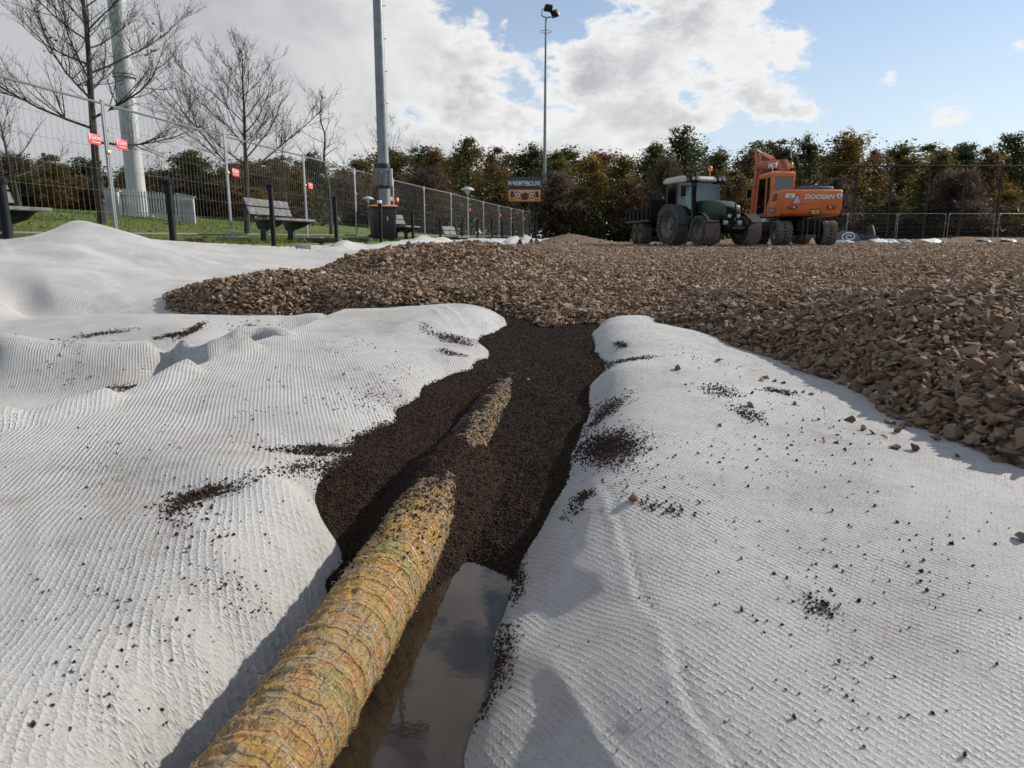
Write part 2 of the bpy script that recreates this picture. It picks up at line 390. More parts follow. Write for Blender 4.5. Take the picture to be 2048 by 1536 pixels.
def grass_mat():
    m = bpy.data.materials.new('autumn_grass'); m.use_nodes = True; t = NT(m.node_tree)
    tc = t.n('ShaderNodeTexCoord'); O = tc.outputs['Object']
    c = t.mix(t.step(t.noise(O, 0.7, 5), 0.35, 0.68), (0.085, 0.135, 0.022), (0.125, 0.150, 0.036))
    c = t.mix(t.math('MULTIPLY', t.step(t.noise(O, 9, 5, 0.7), 0.5, 0.7), 0.55), c, (0.035, 0.050, 0.012))
    c = t.mix(t.math('MULTIPLY', t.step(t.noise(O, 3.1, 5, 0.7), 0.58, 0.72), 0.5), c, (0.16, 0.105, 0.04))
    bp = t.n('ShaderNodeBump', i_Strength=0.8, i_Distance=0.04, i_Height=t.noise(O, 30, 5, 0.7))
    b = t.n('ShaderNodeBsdfPrincipled', i_Base_Color=c, i_Roughness=0.85, i_Normal=bp.outputs[0]); b.inputs['Specular IOR Level'].default_value = 0.2
    t.n('ShaderNodeOutputMaterial', i_Surface=b.outputs[0]); return m
M_grass = grass_mat()

# ------------------------------------------------------------------ ground sheet (grass bank on the left, subgrade under the pitch)
gy = np.concatenate([np.linspace(-30, 0, 8), np.linspace(1, 70, 150), np.geomspace(75, 1500, 26)])
gx = np.concatenate([-np.geomspace(900, 62, 22), np.linspace(-60, 8, 170), np.linspace(10, 62, 24), np.geomspace(70, 900, 18)])
GX, GY = np.meshgrid(gx, gy, indexing='ij')
ground = np_mesh('ground', np.c_[GX.ravel(), GY.ravel(), terrain_z(GX, GY).ravel()], grid_faces(len(gx), len(gy)), M_grass)
tag(ground, kind='structure')

# ------------------------------------------------------------------ drain pipe line (needed by the soil)
PR = 0.070
_pp = [at(px, py, -0.262) for px, py in ((514, 1536), (603, 1400), (705, 1250), (808, 1100), (856, 1010))] + [at(px, py, -0.2) for px, py in ((912, 900), (940, 850), (975, 775), (1048, 714))]
_pp = [_pp[0] + (_pp[0] - _pp[1]) * 2.5] + _pp + [_pp[-1] + Vector((0.12, 1.0, 0))]
_py = np.array([p.y for p in _pp]); _px = np.array([p.x for p in _pp])
_cf = np.polyfit(_py, _px, 4)
def pipe_x(y): return np.polyval(_cf, np.clip(y, -0.1, 4.0))
PZ = -0.200 - PR
def pipe_top(x, y):
    sl = (pipe_x(y + 0.02) - pipe_x(y - 0.02)) / 0.04
    lat = (x - pipe_x(y)) / np.sqrt(1 + sl * sl)
    return PZ + np.sqrt(np.clip(PR * PR - lat * lat, 0, None)) - np.where(np.abs(lat) > PR, 1.0, 0.0), lat

# ------------------------------------------------------------------ heights: trench fill, three sheets, gravel
WATER = -0.322
LC = [(655, 1165, -.305), (650, 1050, -.275), (633, 972, -.235), (700, 920, -.215), (790, 850, -.205), (830, 800, -.20), (870, 765, -.195), (945, 738, -.185), (980, 705, -.175), (1000, 660, -.150)]
RC = [(905, 1536, -.335), (985, 1280, -.325), (1050, 1110, -.300), (1140, 910, -.250), (1165, 850, -.235), (1180, 770, -.21), (1187, 700, -.180), (1197, 648, -.150)]
def W3(l): return [tuple(at(*p)) for p in l]
soil_pts = W3([(p[0], p[1], p[2]) for p in LC]) + W3(RC[2:]) + W3([
    (1000, 1050, -.298), (950, 1000, -.288), (960, 1110, -.312), (1050, 900, -.262), (1000, 800, -.235), (1100, 750, -.210), (1100, 690, -.178), (1100, 657, -.150),
    (720, 1100, -.312), (740, 1020, -.275), (800, 930, -.240), (880, 830, -.222), (930, 770, -.212), (1000, 720, -.192), (960, 1160, -.335), (900, 1300, -.352), (800, 1536, -.352), (560, 1300, -.34)])
S_t = TPS(soil_pts + [(0.0, 0.3, -.36), (-.5, 0.3, -.36), (0.25, 4.6, -.13), (-.3, 4.6, -.13)])
def soil_z(x, y):
    z = S_t(x, y)
    z = np.where(y < 1.25, np.minimum(z, -0.29), z)
    z = z + fbm(x, y, 9, 3) * 0.008 + fbm(x, y, 45, 2) * 0.0028
    pt, lat = pipe_top(x, y)
    bare = np.zeros_like(y)
    for yc, wd in ((2.08, 0.19), (2.62, 0.22), (3.28, 0.20)): bare = np.maximum(bare, np.exp(-((y - yc) / wd) ** 2))
    bare = np.maximum(bare, 0.60 * sstep(y, 1.8, 2.0) * (1 - sstep(y, 3.4, 3.6)))
    zr = -0.305 + 0.1085 * sstep(y - np.abs(lat) * 0.6, 1.08, 1.66) - 0.0085 * bare + fbm(x, y, 26, 3) * 0.0075
    ridge = zr - np.clip(np.abs(lat + 0.008) - 0.030 * (1 - 0.7 * bare), 0, None) * (0.62 + 0.25 * bare)
    return np.maximum(z, np.where(y > 1.05, ridge, -1))

inner_shift = [(p[0] + 0.07, p[1], p[2] - 0.10) for p in W3(LC)]
A_t = TPS(W3(LC) + inner_shift + W3([
    (560, 1190, -.250), (470, 1290, -.252), (370, 1420, -.252), (270, 1536, -.252), (455, 1420, -.285), (585, 1255, -.285), (350, 1536, -.285), (640, 1180, -.29),
    (480, 1150, -.192), (380, 1290, -.20), (250, 1420, -.20), (120, 1536, -.192), (610, 1020, -.19), (585, 975, -.172), (520, 1050, -.170), (0, 1536, -.165), (0, 1300, -.152),
    (200, 1200, -.158), (400, 1000, -.150), (0, 1050, -.142), (200, 950, -.142), (600, 880, -.172), (450, 850, -.142), (700, 780, -.138), (720, 860, -.185),
    (600, 720, -.112), (800, 700, -.118), (880, 690, -.128), (930, 640, -.085), (850, 610, -.056), (990, 624, -.078), (700, 618, -.062), (780, 650, -.092),
    (490, 690, -.102), (375, 740, -.112), (210, 804, -.122), (0, 850, -.132)]) + [(-1.6, 0.3, -.15), (-0.9, .2, -.16), (-0.46, 0.3, -.27), (-.40, .2, -.29)])
def margin(px, py, off=0.30):            # a point on the pitch edge seen at this pixel
    ys = np.linspace(4.5, 16, 800); d = ray(px, py); xs = d[0] * ys / d[1]
    k = np.argmin(np.abs(xs - (XL(ys) + off))); return tuple(aty(px, py, ys[k]))
BM = [(-250, 480), (-120, 482), (0, 478), (60, 474), (110, 462), (165, 440), (200, 455), (232, 474), (270, 481), (300, 479), (345, 482), (400, 485), (450, 484), (490, 479), (520, 473), (560, 480), (600, 485), (690, 483), (760, 484)]
_c1 = [at(px, 681.5 + 2 * math.sin(px / 90.0), -.115 - .006 * (px > 430)) for px in range(-260, 560, 62)]
_c2 = [at(px, 631 + 8 * (px < 60) * (60 - px) / 160.0 + 1.5 * math.sin(px / 70.0), -.122) for px in range(40, 700, 62)]
B_t = TPS([margin(*p) for p in BM] + [tuple(p) for p in _c1] + [tuple(p) for p in _c2]
    + [(p.x * 1.10, p.y + 0.34, -.215) for p in _c1] + [(p.x * 1.06, p.y + 0.30, -.172 + .03 * max(0, 1 - k / 4.0)) for k, p in enumerate(_c2)]
    + [tuple(at(px, 772 - 0.05 * max(px, 0) - 0.10 * max(px - 250, 0), -.255)) for px in range(-200, 460, 62)]
    + [tuple(at(px, 835 - 0.16 * max(px, 0), -.258)) for px in range(-200, 420, 62)]
    + [tuple(at(px, 714 - 0.015 * max(px, 0), -.192)) for px in range(-260, 480, 62)]
    + W3([(600, 690, -.26), (700, 680, -.28), (760, 600, -.26), (500, 760, -.30), (400, 820, -.30), (200, 900, -.30), (0, 960, -.30), (700, 740, -.30), (850, 640, -.28), (-200, 950, -.30)])
    + [tuple(aty(*q)) for q in ((0, 600, 4.35), (0, 550, 4.8), (0, 515, 5.3), (100, 575, 4.7), (100, 510, 5.7), (200, 597, 4.75), (200, 505, 6.1), (280, 572, 5.1), (230, 535, 5.6), (330, 515, 6.4), (330, 560, 5.4), (165, 470, 6.4), (165, 500, 5.9),
       (430, 556, 6.2), (420, 510, 7.4), (500, 520, 7.8), (500, 500, 8.8), (560, 530, 7.4), (620, 505, 9.0), (700, 500, 9.6), (-200, 600, 3.9), (-200, 520, 4.4))]
    + [tuple(aty(*q)) for q in ((480, 590, 5.0), (650, 590, 5.2), (800, 590, 5.3), (1000, 590, 5.4), (700, 545, 6.4), (850, 530, 7.4))], 2e-5)
def XB(y): return XL(y) + 0.22
def B_z(x, y):
    t = B_t(x, np.minimum(y, 12))
    s = x - XB(y)
    far = 0.20 - 0.24 * sstep(s, 0.5, 2.2) + fbm(x, y, 0.55, 3) * 0.16 * sstep(y, 9, 14) * (1 - sstep(s, 0.8, 1.9))
    for px, py, zz, Y, wx, wy in ((1030, 463, .0, 24.5, .55, .9), (1050, 463, 0, 27.5, .5, .8), (985, 466, 0, 22, .5, .8), (1075, 468, 0, 29, .5, .8), (690, 479, 0, 13.5, .22, .35), (845, 479, 0, 19, .3, .5), (885, 478, 0, 21, .3, .5)):
        c = aty(px, py, Y); amp = c.z - 0.16
        far = far + amp * np.exp(-((x - c.x) / wx) ** 2 - ((y - c.y) / wy) ** 2) * (1 + 0.5 * fbm(x, y, 2.2, 3))
    k = sstep(y, 9.0, 11.5)
    z = t * (1 - k) + far * k
    # tucked edge along the posts: falls off behind the crest
    return z - 0.30 * sstep(-s, 0.0, 0.3) + fbm(x, y, 1.6, 4) * 0.012 + fbm(x, y, 6, 2) * 0.004 + 0.028 * (1 - np.abs(fbm(x * 0.8 + 0.9 * y, y * 0.5 - 0.3 * x + 3, 1.3, 2)) * 6).clip(0, 1) ** 2 * sstep(y, 4.2, 5.5) * sstep(fbm(x + 2, y, .8, 2), -0.2, 0.2)
C_in = [(p[0] - 0.07, p[1], p[2] - 0.09) for p in W3(RC)]
C_t = TPS(W3(RC) + C_in + W3([
    (1100, 1536, -.284), (1250, 1536, -.245), (1440, 1536, -.204), (1700, 1536, -.186), (2048, 1536, -.186), (1330, 1250, -.190), (1180, 1250, -.247), (1090, 1250, -.285), (1600, 1250, -.182), (1800, 1250, -.176), (1990, 1240, -.155), (1900, 1330, -.172), (2048, 1120, -.172),
    (1240, 1000, -.174), (1170, 1000, -.205), (1500, 1000, -.170), (1800, 1000, -.166), (2048, 1000, -.186), (1260, 870, -.160), (1500, 850, -.152), (1700, 830, -.172), (1650, 800, -.150), (1800, 900, -.165), (1400, 760, -.146), (1600, 770, -.168), (1230, 745, -.142),
    (1235, 665, -.112), (1400, 690, -.132), (1215, 648, -.112), (1330, 650, -.14), (1460, 690, -.158), (1690, 772, -.172), (1870, 870, -.178), (2048, 940, -.184)]) + [(0.3, .2, -.2), (1.5, .3, -.19), (2.2, 1.6, -.2), (1.6, 3.6, -.22), (0.6, 4.8, -.2)])
def noise_AC(x, y, amp):
    return (fbm(x, y, 2.2, 3) * 0.0052 + fbm(x + 3 * y * 0.2, y, 7, 3) * 0.0030 + fbm(x, y, 24, 2) * 0.0007
            + 0.0048 * (1 - np.abs(fbm(x * 1.3 + 0.7 * y, y * 0.45 - 0.2 * x + 9, 2.4, 2)) * 6).clip(0, 1) ** 2 * sstep(fbm(x + 7, y, 1.3, 2), -0.15, 0.25)) * amp
RF = [(1197, 645, -.145), (1330, 655, -.148), (1460, 690, -.158), (1600, 735, -.165), (1690, 772, -.172), (1750, 820, -.175), (1870, 868, -.178), (2048, 938, -.184), (2350, 1060, -.19)]
RFW = W3(RF)
low_r = [(p[0] - 0.10, p[1] - 0.20, p[2] - 0.17) for p in RFW]
MF = W3([(320, 600, -.095), (400, 616, -.115), (520, 626, -.13), (640, 628, -.14), (800, 640, -.14), (1000, 640, -.15), (1100, 654, -.150)])
low_m = [(p[0] - 0.08, p[1] - 0.25, p[2] - 0.20) for p in MF]
crest = [tuple(aty(*q)) for q in ((430, 570, 4.85), (560, 541, 5.4), (700, 513, 6.2), (780, 498, 6.7), (850, 490, 7.0), (930, 486, 7.2), (1000, 490, 7.2))]
backs = [(p[0] - 0.30, p[1] + 0.75, p[2] - 0.20) for p in crest] + [(p[0] - 0.7, p[1] + 1.6, p[2] - 0.45) for p in crest]
G_t = TPS(RFW + low_r + MF + low_m + crest + backs + W3([
    (2048, 860, -.105), (2048, 770, -.035), (2048, 700, 0), (1900, 780, -.085), (1900, 705, -.02), (1750, 735, -.085), (1750, 665, -.010), (1600, 670, -.075), (1600, 610, -.005), (1450, 645, -.09), (1450, 595, -.02),
    (1300, 625, -.105), (1300, 575, -.03), (1200, 605, -.10), (1200, 555, -.035), (1100, 635, -.12), (1100, 585, -.035), (1100, 540, .04), (1100, 512, .07), (1190, 525, .0), (1000, 600, -.05), (1000, 550, .05), (900, 560, .04),
    (850, 600, -.04), (700, 600, -.04), (700, 555, .035), (560, 595, -.05), (450, 600, -.06), (2300, 700, 0), (2300, 850, -.09), (1300, 530, 0), (1700, 540, 0), (2048, 580, 0), (2300, 580, 0), (1500, 510, 0), (1250, 505, 0), (1900, 510, 0)]))
def G_z(x, y):
    k = sstep(y, 7.5, 10.5)
    near = G_t(x, np.minimum(y, 11))
    far = -0.01 + fbm(x, y, 0.35, 3) * 0.03
    for px, Y, h, wx, wy in ((1010, 17, .18, 1.0, 1.3), (950, 13, .20, .8, 1.0), (1100, 24, .22, 1.2, 1.2), (1140, 40, .5, 1.5, 1.3), (1170, 38, .3, 1.6, 1.2)):
        c = aty(px, 480, Y); far = far + h * np.exp(-((x - c.x) / wx) ** 2 - ((y - c.y) / wy) ** 2)
    far = far + 0.42 * sstep(x, 12, 15) * np.exp(-((y - 47.2) / 0.9) ** 2) * (0.75 + 0.6 * fbm(x, y, 0.16, 3))
    far = far - 0.5 * sstep(XB(y) + 1.5 - x + 0.5 * fbm(x, y, 0.4, 2), 0, 0.7)
    z = near * (1 - k) + far * k
    return z + fbm(x, y, 3.0, 3) * 0.022 + fbm(x, y, 11, 2) * 0.008

# ------------------------------------------------------------------ trench fill and water
sy = np.concatenate([np.linspace(0.15, 1.2, 120), np.linspace(1.21, 4.7, 330)]); su = np.linspace(0, 1, 150)
lx = np.interp(sy, [p[1] for p in W3(LC)], [p[0] for p in W3(LC)]) - 0.22; lx = np.where(sy < 1.15, np.minimum(lx, pipe_x(sy) - .25), lx)
rc = W3(RC); rx = np.interp(sy, [p[1] for p in rc], [p[0] for p in rc]) + 0.22
SX = lx[None, :] + (rx - lx)[None, :] * su[:, None]; SY = np.broadcast_to(sy[None, :], SX.shape)
soil = np_mesh('trench_fill', np.c_[SX.ravel(), SY.ravel(), soil_z(SX, SY).ravel()], grid_faces(*SX.shape), M_soil); tag(soil, kind='structure')
wx_ = np.linspace(-0.75, 0.35, 12); wy_ = np.linspace(0.1, 1.5, 12); WX, WY = np.meshgrid(wx_, wy_, indexing='ij')
water = np_mesh('water', np.c_[WX.ravel(), WY.ravel(), np.full(WX.size, WATER)], grid_faces(12, 12), M_water); tag(water, kind='structure')

# ------------------------------------------------------------------ white sheets
def resample(pts, n):
    p = np.array(pts, float); s = np.r_[0, np.cumsum(np.linalg.norm(np.diff(p, axis=0), axis=1))]; t = np.linspace(0, s[-1], n)
    return np.c_[[np.interp(t, s, p[:, k]) for k in range(p.shape[1])]].T
lcw = W3(LC)
inA = [(-0.30, 0.12), (float(pipe_x(0.5)) - 0.02, 0.5), (float(pipe_x(0.85)) - 0.02, 0.85), (float(pipe_x(1.1)) - .02, 1.1)] + [(p[0] + 0.07, p[1]) for p in lcw[1:]] + [(lcw[-1][0] + 0.02, lcw[-1][1] + 0.25)]
outA_px = [at(0, 848, -.13), at(210, 802, -.12), at(375, 738, -.11), at(490, 688, -.10), at(690, 616, -.06)]
outA = [(-2.2, 0.12), (-2.1, .8), (-1.75, 1.4)] + [(p.x, p.y) for p in outA_px]
NV, NU = 460, 330
ci = resample(inA, NV); co = resample(outA, NV); uu = np.linspace(0, 1, NU)
AX = ci[None, :, 0] + (co - ci)[None, :, 0] * uu[:, None]; AY = ci[None, :, 1] + (co - ci)[None, :, 1] * uu[:, None]
AZ = A_t(AX, AY) + noise_AC(AX, AY, 1.0)
# scalloped free edge: lifted tongues, each ending in a sharp fold
ev = np.array([np.argmin(np.hypot(co[:, 0] - p.x, co[:, 1] - p.y)) for p in outA_px[:4]]) / (NV - 1)
vv = np.linspace(0, 1, NV)
for e, wdt in zip(ev, (0.050, 0.055, 0.055, 0.045)):
    t = (vv[None, :] - e + 0.25 * (1 - uu[:, None])) / wdt     # folds trail inward and towards the camera
    prof = np.where(t < 0, np.exp(-(t / 1.0) ** 2), np.exp(-(t / 0.22) ** 2))
    AZ += 0.038 * prof * sstep(uu[:, None], 0.86, 1.0)
sheetA = np_mesh('ground_sheet', np.c_[AX.ravel(), AY.ravel(), AZ.ravel()], grid_faces(NU, NV), M_clothA)
tag(sheetA, 'large white woven ground sheet in the left foreground with scalloped lifted edge', 'ground sheet', 'white woven ground sheets')
rcw = rc
inC = [(-0.02, 0.12), (-.02, 0.5)] + [(p[0] - 0.07, p[1]) for p in rcw] + [(rcw[-1][0] - .02, rcw[-1][1] + 0.18)]
outC = [(1.6, 0.12), (2.0, 0.8), (2.3, 1.5), (2.2, 2.3), (1.8, 3.2), (1.2, 4.2), (0.75, 4.75)]
ci = resample(inC, NV); co = resample(outC, NV)
CX_ = ci[None, :, 0] + (co - ci)[None, :, 0] * uu[:, None]; CY_ = ci[None, :, 1] + (co - ci)[None, :, 1] * uu[:, None]
def C_full(x, y):
    z = C_t(x, y) + noise_AC(x, y, 0.85)
    # long crease running towards the camera
    crx = np.interp(y, [0.55, 0.75, 1.0, 1.35, 1.6], [0.24, 0.215, 0.21, 0.20, 0.19]) + fbm(x * 0, y, 9, 2) * 0.012
    dd = x - crx
    k = sstep(y, 0.4, 0.6) * (1 - sstep(y, 1.3, 1.6))
    return z + k * (0.0016 * np.exp(-((dd + 0.010) / 0.010) ** 2) - 0.0030 * np.exp(-((dd - 0.002) / 0.0055) ** 2))
sheetC = np_mesh('ground_sheet', np.c_[CX_.ravel(), CY_.ravel(), C_full(CX_, CY_).ravel()], grid_faces(NU, NV), M_clothC)
tag(sheetC, 'white woven ground sheet right of the trench, strewn with dark crumbs', 'ground sheet', 'white woven ground sheets')
by = np.concatenate([np.linspace(1.3, 12, 260), np.geomspace(12.1, 66, 170)]); bu = np.linspace(0, 1, 230)
bl = np.where(by < 6.9, np.maximum(-1.0 - 0.86 * by, XB(by) - 0.35), XB(by) - 0.35)
br = np.interp(by, [1.3, 2.5, 3.5, 4.5, 6, 9, 12, 30, 66], [-1.3, -0.75, -.45, -0.1, -0.3, -1.2, -1.6, 0, 0]); br = np.where(by > 9, np.maximum(br * 0 + XB(by) + 2.6, bl + .5), br)
br[by > 9] = (XB(by) + 2.6)[by > 9]
BX = bl[None, :] + (br - bl)[None, :] * bu[:, None]; BY = np.broadcast_to(by[None, :], BX.shape)
sheetB = np_mesh('ground_sheet', np.c_[BX.ravel(), BY.ravel(), B_z(BX, BY).ravel()], grid_faces(*BX.shape), M_clothB)
tag(sheetB, 'white ground sheet running from the left edge back along the fence, partly under gravel', 'ground sheet', 'white woven ground sheets')

# ------------------------------------------------------------------ gravel field
qy = np.concatenate([np.linspace(0.9, 9, 240), np.geomspace(9.05, 57, 130)]); qu = np.linspace(0, 1, 190)
ql = np.where(qy < 8, -3.0 + 0 * qy, XB(qy) + 0.4); ql = np.interp(qy, [0.9, 2.8, 3.4, 5, 7, 9], [0.2, -0.1, -2.6, -3.6, -3.6, -3.2]) * (qy < 9) + (XB(qy) + 0.4) * (qy >= 9)
qr = 0.95 * qy + 2.5
QX = ql[None, :] + (qr - ql)[None, :] * qu[:, None] ** 1.0; QY = np.broadcast_to(qy[None, :], QX.shape)
gfield = np_mesh('gravel_field', np.c_[QX.ravel(), QY.ravel(), (G_z(QX, QY) - 0.012).ravel()], grid_faces(*QX.shape), M_gravel); tag(gfield, kind='structure')

def stone_shapes(n, npts, flat, seed):
    r = np.random.default_rng(seed); out = []
    for k in range(n):
        bm = bmesh.new()
        p = r.normal(size=(npts, 3)); p /= np.abs(p).max(axis=1)[:, None] ** 0.7 * np.linalg.norm(p, axis=1)[:, None] ** 0.3
        p *= np.array([1.0, r.uniform(0.55, 0.85), r.uniform(*flat)]) * 0.5
        for q in p: bm.verts.new(q)
        g = bmesh.ops.convex_hull(bm, input=bm.verts[:])
        bmesh.ops.delete(bm, geom=[e for e in g['geom_interior'] if isinstance(e, bmesh.types.BMVert)], context='VERTS')
        bmesh.ops.triangulate(bm, faces=bm.faces[:]); bm.verts.index_update()
        out.append((np.array([v.co for v in bm.verts], np.float32), np.array([[v.index for v in f.verts] for f in bm.faces], np.int32))); bm.free()
    return out
def rand_rot(n, tilt, r):
    a = r.uniform(0, 2 * np.pi, n); b = r.normal(0, tilt, n); c = r.normal(0, tilt, n)
    ca, sa, cb, sb, cc, sc_ = np.cos(a), np.sin(a), np.cos(b), np.sin(b), np.cos(c), np.sin(c)
    R = np.empty((n, 3, 3), np.float32)
    R[:, 0, 0] = ca * cb; R[:, 0, 1] = ca * sb * sc_ - sa * cc; R[:, 0, 2] = ca * sb * cc + sa * sc_
    R[:, 1, 0] = sa * cb; R[:, 1, 1] = sa * sb * sc_ + ca * cc; R[:, 1, 2] = sa * sb * cc - ca * sc_
    R[:, 2, 0] = -sb; R[:, 2, 1] = cb * sc_; R[:, 2, 2] = cb * cc
    return R
def scatter_mesh(name, shapes, pos, size, R, cols, mat, parent=None, smooth=False):
    Vs, Fs, Cs = [], [], []; off = 0; idx = rng.integers(0, len(shapes), len(pos))
    for k, (v, f) in enumerate(shapes):
        sel = np.where(idx == k)[0]
        if not len(sel): continue
        P_ = np.einsum('nij,vj->nvi', R[sel], v) * size[sel][:, None, None] + pos[sel][:, None, :]
        Vs.append(P_.reshape(-1, 3)); Fs.append((f[None] + (np.arange(len(sel)) * len(v))[:, None, None] + off).reshape(-1, 3)); off += len(sel) * len(v)
        Cs.append(np.repeat(cols[sel], len(v), axis=0))
    return np_mesh(name, np.vstack(Vs), np.vstack(Fs), mat, parent, smooth, np.vstack(Cs))
def stone_cols(n, r):
    base = np.array([[.215, .142, .090], [.18, .116, .074], [.25, .172, .112], [.14, .088, .056], [.235, .138, .076], [.18, .130, .092], [.30, .20, .125], [.17, .092, .050], [.10, .066, .045]])
    return base[r.integers(0, len(base), n)] * r.uniform(0.60, 1.28, (n, 1)) * np.array([0.98, 1.06, 1.16])
shapesN = stone_shapes(16, 10, (0.32, 0.62), 1); shapesF = stone_shapes(14, 8, (0.35, 0.65), 2)
def top_sheet(x, y):                # highest cloth under a gravel point
    zc = np.where((x > 0.15) & (y < 4.9), C_t(x, np.minimum(y, 4.9)), -9)
    zb = np.where(x < np.where(y > 9, XB(y) + 2.6, 0.1), B_z(x, y), -9)
    za = np.where((x < 0.05) & (x > -1.3) & (y < 4.35) & (y > 3.0), A_t(x, np.minimum(y, 4.35)), -9)
    return np.maximum(np.maximum(zc, zb), np.maximum(za, np.where((np.abs(x - 0.2) < 0.45) & (y < 4.3), S_t(x, np.minimum(y, 4.3)), -9)))
def jitter_grid(y0, y1, sp):
    ys = np.arange(y0, y1, sp); pts = []
    for yv in ys:
        xl = max(-3.4, -0.80 * yv - 0.3) if yv < 9 else max(float(XB(yv)) + 0.9, -0.8 * yv - .3)
        xs = np.arange(xl, 0.80 * yv + 0.6, sp); pts.append(np.c_[xs, np.full(len(xs), yv)])
    p = np.vstack(pts); return p + rng.uniform(-0.5, 0.5, p.shape) * sp
ST_P, ST_S, ST_Z = [], [], []
bands = [(1.2, 3.4, 0.0195, 0.032, 0), (3.4, 6.0, 0.0245, 0.031, 1), (6.0, 10, 0.036, 0.036, 1), (10, 18, 0.062, 0.046, 1), (18, 34, 0.17, 0.075, 1), (34, 50, .36, .10, 1)]
near_pos = []; far_parts = []
for y0, y1, sp, sz, lod in bands:
    p = jitter_grid(y0, y1, sp); gz = G_z(p[:, 0], p[:, 1]); ts = top_sheet(p[:, 0], p[:, 1])
    ok = gz > ts - 0.006; p = p[ok]; gz = gz[ok]; ts = ts[ok]
    s = sz * np.exp(rng.normal(0, 0.40, len(p))); s = np.clip(s, sz * 0.40, sz * 2.3)
    z = gz + s * (rng.uniform(-0.08, 0.22, len(p)) - 0.20 * sstep(p[:, 1], 6, 10))
    z = np.maximum(z, ts + s * 0.20)
    far_parts.append((np.c_[p, z], s, lod))
posN = np.vstack([a for a, s, l in far_parts if l == 0]); sN = np.concatenate([s for a, s, l in far_parts if l == 0])
posF = np.vstack([a for a, s, l in far_parts if l == 1]); sF = np.concatenate([s for a, s, l in far_parts if l == 1])
# the 300 stones that show largest are single pieces of the field
dep = posN[:, 1] * math.cos(PITCH) - (posN[:, 2] - EYE) * math.sin(PITCH)
pxx = CXP + FPX * posN[:, 0] / dep
show = np.where((pxx > 0) & (pxx < 2048), sN / dep, 0)
# leave out stones buried under neighbours: keep those sitting high
show = show * np.where(posN[:, 2] - G_z(posN[:, 0], posN[:, 1]) > sN * 0.04, 1, 0.3)
pick = np.argsort(-show)[:300]; mask = np.ones(len(posN), bool); mask[pick] = False
big_meshes = []
cvar = stone_cols(36, rng)
for k in range(36):
    v, f = shapesN[k % 16]
    big_meshes.append(np_mesh('stone', v, f, M_stone, smooth=False, cols=np.repeat(cvar[k:k + 1], len(v), axis=0), link_it=False))
def put_stone(name, p, s, parent=None, tilt=0.4, mesh=None):
    o = bpy.data.objects.new(name, mesh or big_meshes[rng.integers(0, 36)])
    o.location = p; o.scale = (s, s, s); o.rotation_euler = (rng.normal(0, tilt), rng.normal(0, tilt), rng.uniform(0, 6.28))
    return link(o, parent)
for i in pick: put_stone('stone', posN[i], sN[i], gfield)
g1 = scatter_mesh('gravel', shapesN, posN[mask], sN[mask], rand_rot(mask.sum(), 0.42, rng), stone_cols(mask.sum(), rng) * 1.0, M_stone, gfield); tag(g1, kind='stuff')
g2 = scatter_mesh('gravel', shapesF, posF, sF, rand_rot(len(posF), 0.4, rng), stone_cols(len(posF), rng) * (1.0 + 0.28 * sstep(posF[:, 1:2], 3.5, 6) + 0.35 * sstep(posF[:, 1:2], 7, 14)), M_stone, gfield); tag(g2, kind='stuff')  # stone colour lightens with distance: sun glint on their tops painted in
